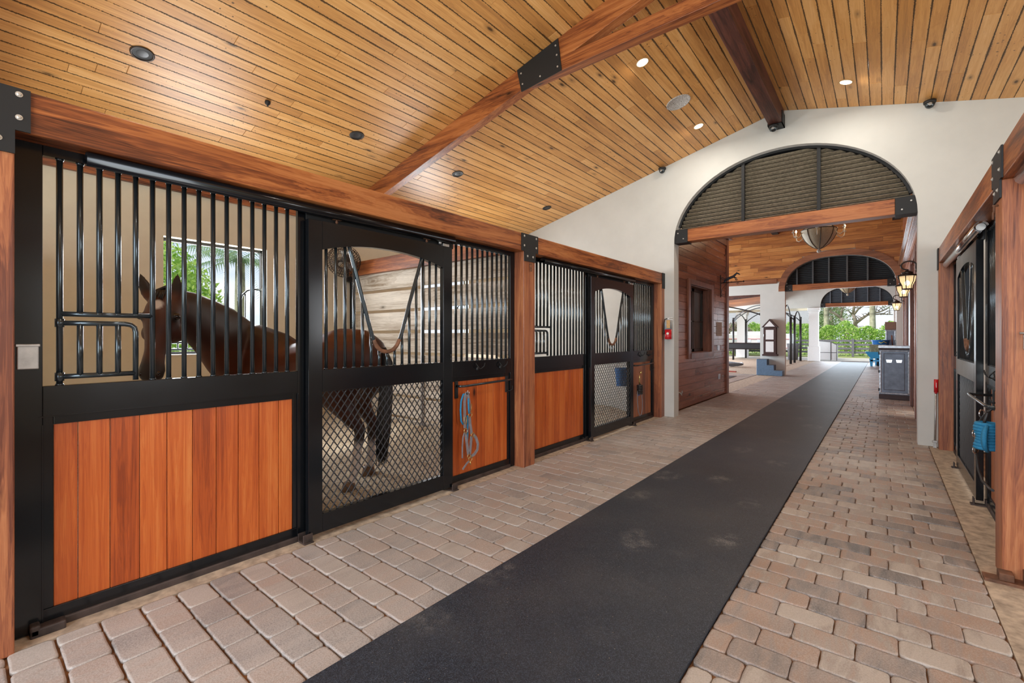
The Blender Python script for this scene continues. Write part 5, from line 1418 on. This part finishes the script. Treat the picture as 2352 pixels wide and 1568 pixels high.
# wheelbarrows
def barrow(x, y, col, lab, z0=0, L_=.95):
    t = thing('wheelbarrow', (x, y, 0), lab, 'wheelbarrow')
    mb = MB(); lo = [(x-.25, y-.30, .36), (x+.25, y-.30, .36), (x+.25, y+.30, .36), (x-.25, y+.30, .36)]; hi = [(x-.46, y-.42, .66), (x+.46, y-.42, .66), (x+.46, y+.42, .66), (x-.46, y+.42, .66)]
    lv = [mb.bm.verts.new(p) for p in lo]; hv = [mb.bm.verts.new(p) for p in hi]; li = [mb.bm.verts.new((x+(p[0]-x)*.94, y+(p[1]-y)*.94, p[2]+.02)) for p in lo]; hi_ = [mb.bm.verts.new((x+(p[0]-x)*.94, y+(p[1]-y)*.94, p[2])) for p in hi]
    mb.bm.faces.new(lv); mb.bm.faces.new(li)
    for k in range(4):
        j = (k+1) % 4; mb.bm.faces.new((lv[k], lv[j], hv[j], hv[k])); mb.bm.faces.new((li[k], li[j], hi_[j], hi_[k])); mb.bm.faces.new((hv[k], hv[j], hi_[j], hi_[k]))
    obj('tub', mb, M[col], t, bevel=.008)
    for sx in (-.22, .20):
        mb = MB(); mb.prism([(x+sx-.04, 0), (x+sx+.04, 0), (x+sx+.06, .36), (x+sx-.08, .36)], lambda p: (p[0], y-.28, p[1]), lambda p: (p[0], y-.22, p[1])); obj('leg', mb, M[col], t)
    mb = MB(); mb.box(x-.26, x+.26, y-.28, y-.22, .22, .30, .004); obj('cross_brace', mb, M[col], t)
    mb = MB(); mb.lathe([(.06, -.04), (.19, -.04), (.20, 0), (.19, .04), (.06, .04)], (x, y+.25, .19), 24, 'X'); obj('wheel', mb, M['rubberblk'], t)
    return t
barrow(-.22, 26.9, 'blue', 'light blue wheelbarrow loaded with hay behind the feed cabinet')
mb = MB(); mb.box(-.50, .10, 26.65, 27.1, .52, .98, .03)
for v in mb.bm.verts: v.co += Vector((random.uniform(-.02, .02), random.uniform(-.02, .02), random.uniform(-.02, .02)))
tag(obj('hay_bale', mb, plain('grey_green_hay', (.22, .24, .16), .95, var=.5, scale=25, bump=.8)), 'grey-green hay bale lying in the light blue wheelbarrow', 'hay')
t = thing('muck_tub', (-.12, 27.8, 0), 'dark blue tub cart with yellow twine behind the hay', 'tub')
mb = MB(); mb.lathe([(.25, .70), (.34, 1.18), (.36, 1.20), (.33, 1.20), (.24, .72)], (-.12, 27.8, 0), 20, cap=False); mb.lathe([(.001, .70), (.25, .70)], (-.12, 27.8, 0), 20, cap=False); obj('tub', mb, M['dblue'], t)
mb = MB(); mb.box(-.32, .08, 27.65, 27.95, 0, .70, .01); obj('cart_base', mb, M['blue'], t)
mb = MB(); mb.tube([(-.2, 27.5, 1.12), (-.1, 27.46, 1.05), (.0, 27.45, 1.13), (.1, 27.47, 1.06)], .012, 6); obj('yellow_twine', mb, plain('yellow', (.7, .6, .05), .6), t)
mb = MB(); mb.tube([(.36, 27.95, 0), (.29, 28.10, 1.42)], .022, 8); tag(obj('tool_handle', mb, M['trimZ']), 'upright wooden tool handle in front of the tall locker', 'tool')

# wash bay pipe frames
def pole(x, y, h, lab):
    t = thing('pipe_post', (x, y, 0), lab, 'post', 'black pipe posts of the wash bay')
    mb = MB(); mb.tube([(x, y, 0), (x, y, h)], .055, 12); obj('pole', mb, M['rubberblk'], t)
    mb = MB(); mb.ball((x, y, h+.05), .065, 12); obj('ball_cap', mb, M['rubberblk'], t)
for (x, y, lab) in ((-3.56, 26.1, 'nearest thick black pipe post right of the cream pier'), (-3.58, 27.5, 'middle black pipe post right of the cream pier'), (-3.57, 29.6, 'black pipe post closest to the white column'), (-6.82, 28.8, 'left black pipe post seen through the wash bay opening'), (-6.75, 31.6, 'right black pipe post seen through the wash bay opening')): pole(x, y, 2.34, lab)
def hoop(p, q, rise, lab):
    mb = MB(); p, q = Vector(p), Vector(q); pts = []
    for k in range(17):
        f_ = k/16; a = p.lerp(q, f_); a.z += rise*sin(pi*f_)**.8; pts.append(a)
    mb.tube(pts, .028, 8); tag(obj('arched_pipe', mb, M['rubberblk']), lab, 'pipe', 'arched pipes of the wash bay')
hoop((-3.57, 27.5, 2.25), (-3.57, 29.6, 2.25), .45, 'arched black pipe joining the middle post and the post by the white column')
hoop((-3.56, 24.0, 2.25), (-3.56, 26.1, 2.25), .60, 'arched black pipe running left from the nearest post')
hoop((-6.82, 28.8, 2.25), (-6.75, 31.6, 2.25), .45, 'arched black pipe joining the two left posts')
hoop((-6.82, 28.8, 2.3), (-3.56, 26.1, 2.3), .75, 'long arched pipe crossing the bay to the nearest post')
hoop((-6.82, 28.8, 2.2), (-3.58, 27.5, 2.2), .75, 'long arched pipe crossing the bay to the middle post')
hoop((-6.75, 31.6, 2.2), (-3.57, 29.6, 2.2), .70, 'long arched pipe crossing the bay at the back')
hoop((-9.2, 22.0, 2.2), (-4.0, 22.6, 2.2), .62, 'thick arched pipe crossing the front of the bay')
for x, y, h, lab in ((-9.2, 22.0, 2.2, 'pipe post at the left foot of the thick arched pipe'), (-4.0, 22.6, 2.2, 'pipe post behind the cream pier under the thick arched pipe')): pole(x, y, h, lab)
mb = MB(); mb.box(-9.3, -3.6, 21.0, 21.25, .82, 1.10, .05)
for x in (-9.1, -3.66): mb.box(x-.05, x+.05, 21.06, 21.18, 0, .84)
tag(obj('padded_rail', mb, M['rubberblk']), 'thick black padded rail across the wash bay', 'rail')
# fallen hoses
mb = MB()
for k in range(5):
    mb.tube([(-5.75+(.6+.09*k)*cos(a)+.1*sin(3*a+k), 22.2+(.35+.05*k)*sin(a), .05+.03*k+.02*sin(5*a)) for a in [q*2*pi/26 for q in range(26)]], .025, 6, closed=True)
tag(obj('coiled_hose', mb, M['hose']), 'tangled grey hose lying on the wash bay floor', 'hose')
mb = MB(); mb.box(-9, -4.35, 18.75, 18.85, .004, .05); tag(obj('red_floor_strip', mb, plain('red_strip', (.30, .05, .03), .6)), 'thin red strip on the wash bay floor', 'strip')
mb = MB(); mb.box(-8.5, -3.92, 15.9, 17.0, -.003, .012, .003); tag(obj('door_mat', mb, M['rubber']), 'black rubber mat on the pavers left of the aisle', 'mat')
# wash bay roof and end
mb = MB(); mb.prism([(-9.5, 2.95), (-3.6, 3.45), (-3.6, 3.6), (-9.5, 3.1)], lambda p: (p[0], 18.62, p[1]), lambda p: (p[0], 23.5, p[1]))
mb.prism([(-9.5, 2.95), (-4.5, 3.375), (-4.5, 3.525), (-9.5, 3.1)], lambda p: (p[0], 23.5, p[1]), lambda p: (p[0], 34.0, p[1]))
struct(obj('ceiling', mb, M['beamX'], origin=(0, 0, 0)), 'sloping wooden roof of the wash bay')
mb = MB(); mb.box(-9.5, -3.3, 33.0, 33.2, 2.95, 3.55)
struct(obj('wall_bay', mb, M['stucco2'], origin=(0, 0, 0)), 'cream header of the wash bay')
mb = MB(); mb.prism([(-9.4, 2.72), (-3.55, 3.24), (-3.55, 3.44), (-9.4, 2.94)], lambda p: (p[0], 22.9, p[1]), lambda p: (p[0], 23.1, p[1])); tag(obj('bay_beam', mb, M['ridge']), 'dark sloping beam under the wash bay roof', 'beam')

# ================================================================== OUTSIDE
mb = MB(); mb.box(-60, 60, 31.2, 37.2, -.2, -.05); struct(obj('floor', mb, M['road'], origin=(0, 0, 0)), 'pale gravel drive')
mb = MB(); mb.box(-60, 60, 37.2, 120, -.22, -.03); mb.box(-60, -9.5, -20, 31.2, -.22, -.03); mb.box(XL-3.2, XL-.2, -20, 11.9, -.2, -.06); mb.box(4.2, 60, -20, 31.2, -.22, -.04)
mb.box(-60, 60, -40, YB-1, -.22, -.05)
struct(obj('floor', mb, M['grass'], origin=(0, 0, 0)), 'grass around the barn')
# fence
t = thing('rail_fence', (-2, 38, 0), 'weathered dark four-rail fence across the yard', 'fence')
for k in range(4):
    mb = MB(); mb.box(-14, 6, 37.98, 38.02, .22+.26*k, .36+.26*k, .004); obj('rail', mb, M['fence'], t)
for k in range(9):
    x = -13.6+2.4*k; mb = MB(); mb.box(x-.07, x+.07, 37.9, 37.98, 0, 1.2, .006); obj('fence_post', mb, M['fence'], t)
# foliage helper
def leaves(fn, n, size, fold=True):
    bm = bmesh.new(); al = bm.loops.layers.float_color.new('rnd')
    for _ in range(n):
        p = Vector(fn()); s_ = size*random.uniform(.6, 1.3)
        a = Vector((random.gauss(0, 1), random.gauss(0, 1), random.gauss(0, 1))).normalized(); b_ = a.cross(Vector((random.gauss(0, 1), random.gauss(0, 1), random.gauss(0, 1)))).normalized()
        vs = [bm.verts.new(p+a*s_), bm.verts.new(p+b_*s_*.45), bm.verts.new(p-a*s_), bm.verts.new(p-b_*s_*.45)]
        f = bm.faces.new(vs); r = random.random()
        for lp in f.loops: lp[al] = (r, r, r, 1)
    return bm
def blob(c, r, shell=.35):
    d = Vector((random.gauss(0, 1), random.gauss(0, 1), random.gauss(0, 1))).normalized(); k = 1-shell*random.random()
    return (c[0]+d.x*r[0]*k, c[1]+d.y*r[1]*k, c[2]+d.z*r[2]*k)
def hedgef():
    x = random.uniform(-14, 5); top = 2.15+.22*sin(x*2.1)+.15*sin(x*5.3)
    y = 41+random.uniform(-1, 1)*.9; z = random.uniform(0, 1)**.7*top
    if random.random() < .6: y = 40.1+random.uniform(-.1, .15)+.12*sin(x*4+z*3)
    return (x, y, z)
tag(obj('hedge', leaves(hedgef, 22000, .095), M['leaf'], recalc=False), 'bright green hedge behind the dark rail fence', 'hedge')
def treef(blobs):
    def f():
        c, r = random.choice(blobs); return blob(c, r, .5)
    return f
# oak with spreading limbs
t = thing('oak_tree', (-2.0, 50, 0), 'spreading oak with thin foliage and forked trunk beyond the hedge', 'tree')
mb = MB()
trunk = [((-2.5, 50, 0), (-2.5, 50, 2.1), .22, .20), ((-1.9, 50, 0), (-1.95, 50, 2.3), .24, .20), ((-2.5, 50, 2.1), (-2.95, 50, 3.0), .19, .13), ((-2.95, 50, 3.0), (-4.0, 50, 3.7), .13, .09), ((-4.0, 50, 3.7), (-4.3, 50, 4.6), .09, .05), ((-1.95, 50, 2.3), (-2.1, 50, 3.3), .16, .11), ((-2.1, 50, 3.3), (-1.9, 50, 4.7), .11, .07), ((-1.95, 50, 2.5), (-1.0, 50, 3.3), .14, .08), ((-1.0, 50, 3.3), (.2, 50, 3.7), .08, .05), ((-2.1, 50, 3.2), (-1.2, 50, 4.2), .10, .06), ((-2.95, 50, 3.0), (-2.7, 50, 4.4), .09, .05), ((-1.0, 50, 3.2), (.6, 50, 3.2), .06, .03), ((-1.0, 50, 3.3), (-.3, 50, 4.6), .07, .04), ((-1.9, 50, 4.7), (-1.2, 50, 6.4), .08, .04), ((-2.7, 50, 4.4), (-3.2, 50, 6.3), .06, .03)]
for a, b_, r0, r1 in trunk:
    a, b_ = Vector(a), Vector(b_); mid = a.lerp(b_, .5)+Vector((random.uniform(-.1, .1), random.uniform(-.2, .2), random.uniform(-.1, .1))); mb.tube([a, mid, b_], [r0, (r0+r1)/2, r1], 8)
    for q in range(5):
        s_ = a.lerp(b_, random.uniform(.3, 1)); e = s_+Vector((random.uniform(-1, 1), random.uniform(-.6, .6), random.uniform(.0, 1.0))); mb.tube([s_, s_.lerp(e, .5)+Vector((0, 0, .1)), e], [.035, .024, .010], 5)
obj('trunk_and_limbs', mb, M['bark'], t)
bl = [((random.uniform(-6.5, 2.8), 50+random.uniform(-1.5, 1.5), random.uniform(4.4, 8)), (.9, .8, .45)) for _ in range(26)]+[((1.6, 50, 3.4), (1.1, .8, .8)), ((2.2, 50, 4.2), (1.0, .8, .7)), ((.6, 50, 3.9), (.9, .6, .3))]
obj('foliage', leaves(treef(bl), 6500, .06), M['leafo'], t, recalc=False)
def tree(x, y, h, w_, mat, lab, n=5000):
    t = thing('leafy_tree', (x, y, 0), lab, 'tree')
    mb = MB(); mb.tube([(x, y, 0), (x+.1, y, h*.5)], [.25, .15], 8); obj('trunk', mb, M['bark'], t)
    bl = [((x+random.uniform(-w_, w_)*.6, y+random.uniform(-w_, w_)*.5, h*random.uniform(.3, .9)), (w_*.45, w_*.45, h*.2)) for _ in range(12)]
    obj('foliage', leaves(treef(bl), n, .12), M[mat], t, recalc=False)
tree(-4.3, 57.5, 7.0, 2.1, 'leafd', 'dense grey-green tree between the palm trunk and the oak')
tree(-19, 74, 6.0, 4.0, 'leaf', 'bright leafy tree behind the grey-roofed house', 6000)
tree(-20, 50, 6.5, 3.5, 'leafd', 'dark leafy tree seen through the wash bay', 5000)
tree(-11.0, 73, 6.2, 4.2, 'leafd', 'distant grey-green tree over the house roof', 5000)
def palmtrunk(x, y, lab):
    mb = MB(); mb.tube([(x, y, -.05), (x+.02, y, 1.5), (x, y, 3), (x, y, 9)], [.24, .19, .17, .15], 14)
    tag(obj('palm_tree', mb, M['palmbark']), lab, 'palm tree')
palmtrunk(-3.3, 40.9, 'mossy pale palm trunk rising by the white column'); palmtrunk(-.62, 40.9, 'mossy pale palm trunk rising left of the wall lanterns')
# shrub with pink flowers
t = thing('flowering_shrub', (-9.0, 39.1, 0), 'round shrub with pink flowers seen through the wash bay', 'shrub')
mb = MB(); mb.tube([(-9.0, 39.1, 0), (-9.0, 39.1, 1.0)], .06, 6); obj('stem', mb, M['bark'], t)
obj('foliage', leaves(lambda: blob((-9.0, 39.1, 1.3), (1.2, .75, 1.25), .4), 4200, .085), M['pink'], t, recalc=False)
t = thing('green_shrub', (-9.9, 34.9, 0), 'green shrub at the far left of the wash bay', 'shrub')
mb = MB(); mb.tube([(-9.9, 34.9, 0), (-9.9, 34.9, 1.0)], .06, 6); obj('stem', mb, M['bark'], t)
obj('foliage', leaves(lambda: blob((-9.9, 34.9, 1.1), (1.3, .85, 1.3), .4), 4200, .085), M['leaf'], t, recalc=False)
# house with grey roof
t = thing('house', (-10, 60, 0), 'pale house with a grey ribbed roof beyond the hedge', 'house')
mb = MB(); mb.box(-15.5, -6.2, 60, 66, 0, 2.8); obj('walls', mb, M['white'], t)
mb = MB(); mb.prism([(59.2, 2.75), (63, 4.4), (66.8, 2.75)], lambda p: (-16.2, p[0], p[1]), lambda p: (-5.6, p[0], p[1]))
for k in range(12): mb.box(-16.2, -5.6, 59.2+.317*k, 59.24+.317*k, 2.76+.1375*k, 2.83+.1375*k)
obj('roof', mb, M['roofgrey'], t)
for x in (-13.5, -9.5, -7.3):
    mb = MB(); mb.box(x-.5, x+.5, 59.97, 60.02, 1.0, 2.2); obj('window', mb, M['label'], t)
# white horse trailer
t = thing('horse_trailer', (-6.6, 41, 0), 'white horse trailer parked outside behind the pipe posts', 'trailer')
mb = MB(); mb.box(-9.3, -4.9, 36.2, 37.6, .42, 1.55, .08); mb.box(-8.8, -5.4, 36.3, 37.5, 1.50, 1.72, .06); obj('body', mb, M['white'], t)
mb = MB(); mb.box(-9.25, -4.95, 36.17, 36.20, 1.16, 1.19); mb.box(-9.25, -4.95, 36.17, 36.20, .55, .58); obj('stripe', mb, M['red'], t)
for x in (-8.0, -6.2):
    mb = MB(); mb.lathe([(.12, -.1), (.33, -.1), (.35, 0), (.33, .1), (.12, .1)], (x, 36.3, .33), 24, 'Y'); obj('wheel', mb, M['rubberblk'], t)
mb = MB(); mb.box(-8.5, -7.4, 36.18, 36.2, .95, 1.15); mb.box(-7.0, -5.9, 36.18, 36.2, .95, 1.15); obj('vent', mb, M['galv'], t)
# white tank / cart beside the column with frame
t = thing('white_cart', (-2.6, 31.6, 0), 'white covered cart with thin dark frame beside the white column', 'cart')
mb = MB(); mb.prism([(-3.0, .05), (-2.05, .05), (-2.05, .88), (-2.35, 1.04), (-3.0, 1.10)], lambda p: (p[0], 31.4, p[1]), lambda p: (p[0], 32.2, p[1])); obj('cover', mb, M['white'], t)
mb = MB()
for x in (-2.33, -2.05): mb.tube([(x, 31.38, 0), (x, 31.38, .92 if x > -2.2 else 1.03)], .018, 6)
mb.tube([(-3.0, 31.38, 1.12), (-2.33, 31.38, 1.05), (-2.05, 31.38, .9)], .018, 6); mb.tube([(-3.0, 31.38, .45), (-2.05, 31.38, .45)], .015, 6); obj('frame', mb, M['fence'], t)
mb = MB(); mb.lathe([(.24, .0), (.30, .85), (.32, .95)], (-4.1, 30.9, 0), 18); tag(obj('waste_bin', mb, M['fence']), 'dark bin standing left of the white column', 'bin')

# view through the stall window: shrub and palm
t = thing('garden_shrub', (-10, 2.0, 0), 'bright green garden shrub outside the stall window', 'shrub')
mb = MB(); mb.tube([(-10, 1.9, 0), (-10, 1.9, 1.2)], .06, 6); obj('stem', mb, M['bark'], t)
obj('foliage', leaves(lambda: blob((-10.0, 2.05, 1.5), (1.1, 1.30, 1.65), .35), 17000, .05), M['leaf'], t, recalc=False)
def palm(x, y, z, R, lab):
    t = thing('palm_tree', (x, y, 0), lab, 'palm tree')
    mb = MB(); mb.tube([(x, y, -.05), (x, y, z)], [.16, .11], 10); obj('trunk', mb, M['palmbark'], t)
    bm = bmesh.new(); al = bm.loops.layers.float_color.new('rnd')
    for k in range(16):
        a = k*2*pi/16+random.uniform(-.15, .15); el = random.uniform(-.2, .9)
        for q in range(34):
            f_ = q/33; r = R*f_; zz = z+r*math.sin(el)*.9-1.1*f_*f_*R*.55; p = Vector((x+r*cos(a)*cos(el*.6), y+r*sin(a)*cos(el*.6), zz))
            for sg in (-1, 1):
                side_ = Vector((-sin(a), cos(a), 0))*sg; ll = .42*(1-.6*abs(f_-.4))
                tip = p+side_*ll*.8+Vector((cos(a), sin(a), 0))*ll*.35+Vector((0, 0, -ll*.55))
                w2 = Vector((cos(a), sin(a), 0))*.018
                fc = bm.faces.new([bm.verts.new(p-w2), bm.verts.new(p+w2), bm.verts.new(tip)]); rr = random.random()
                for lp in fc.loops: lp[al] = (rr, rr, rr, 1)
    obj('fronds', bm, M['palm'], t, recalc=False)
palm(-13.0, 4.7, 3.4, 2.0, 'feathery palm outside the stall window, nearest of two')
palm(-18.0, 3.4, 4.6, 2.2, 'feathery palm outside the stall window, farther one')
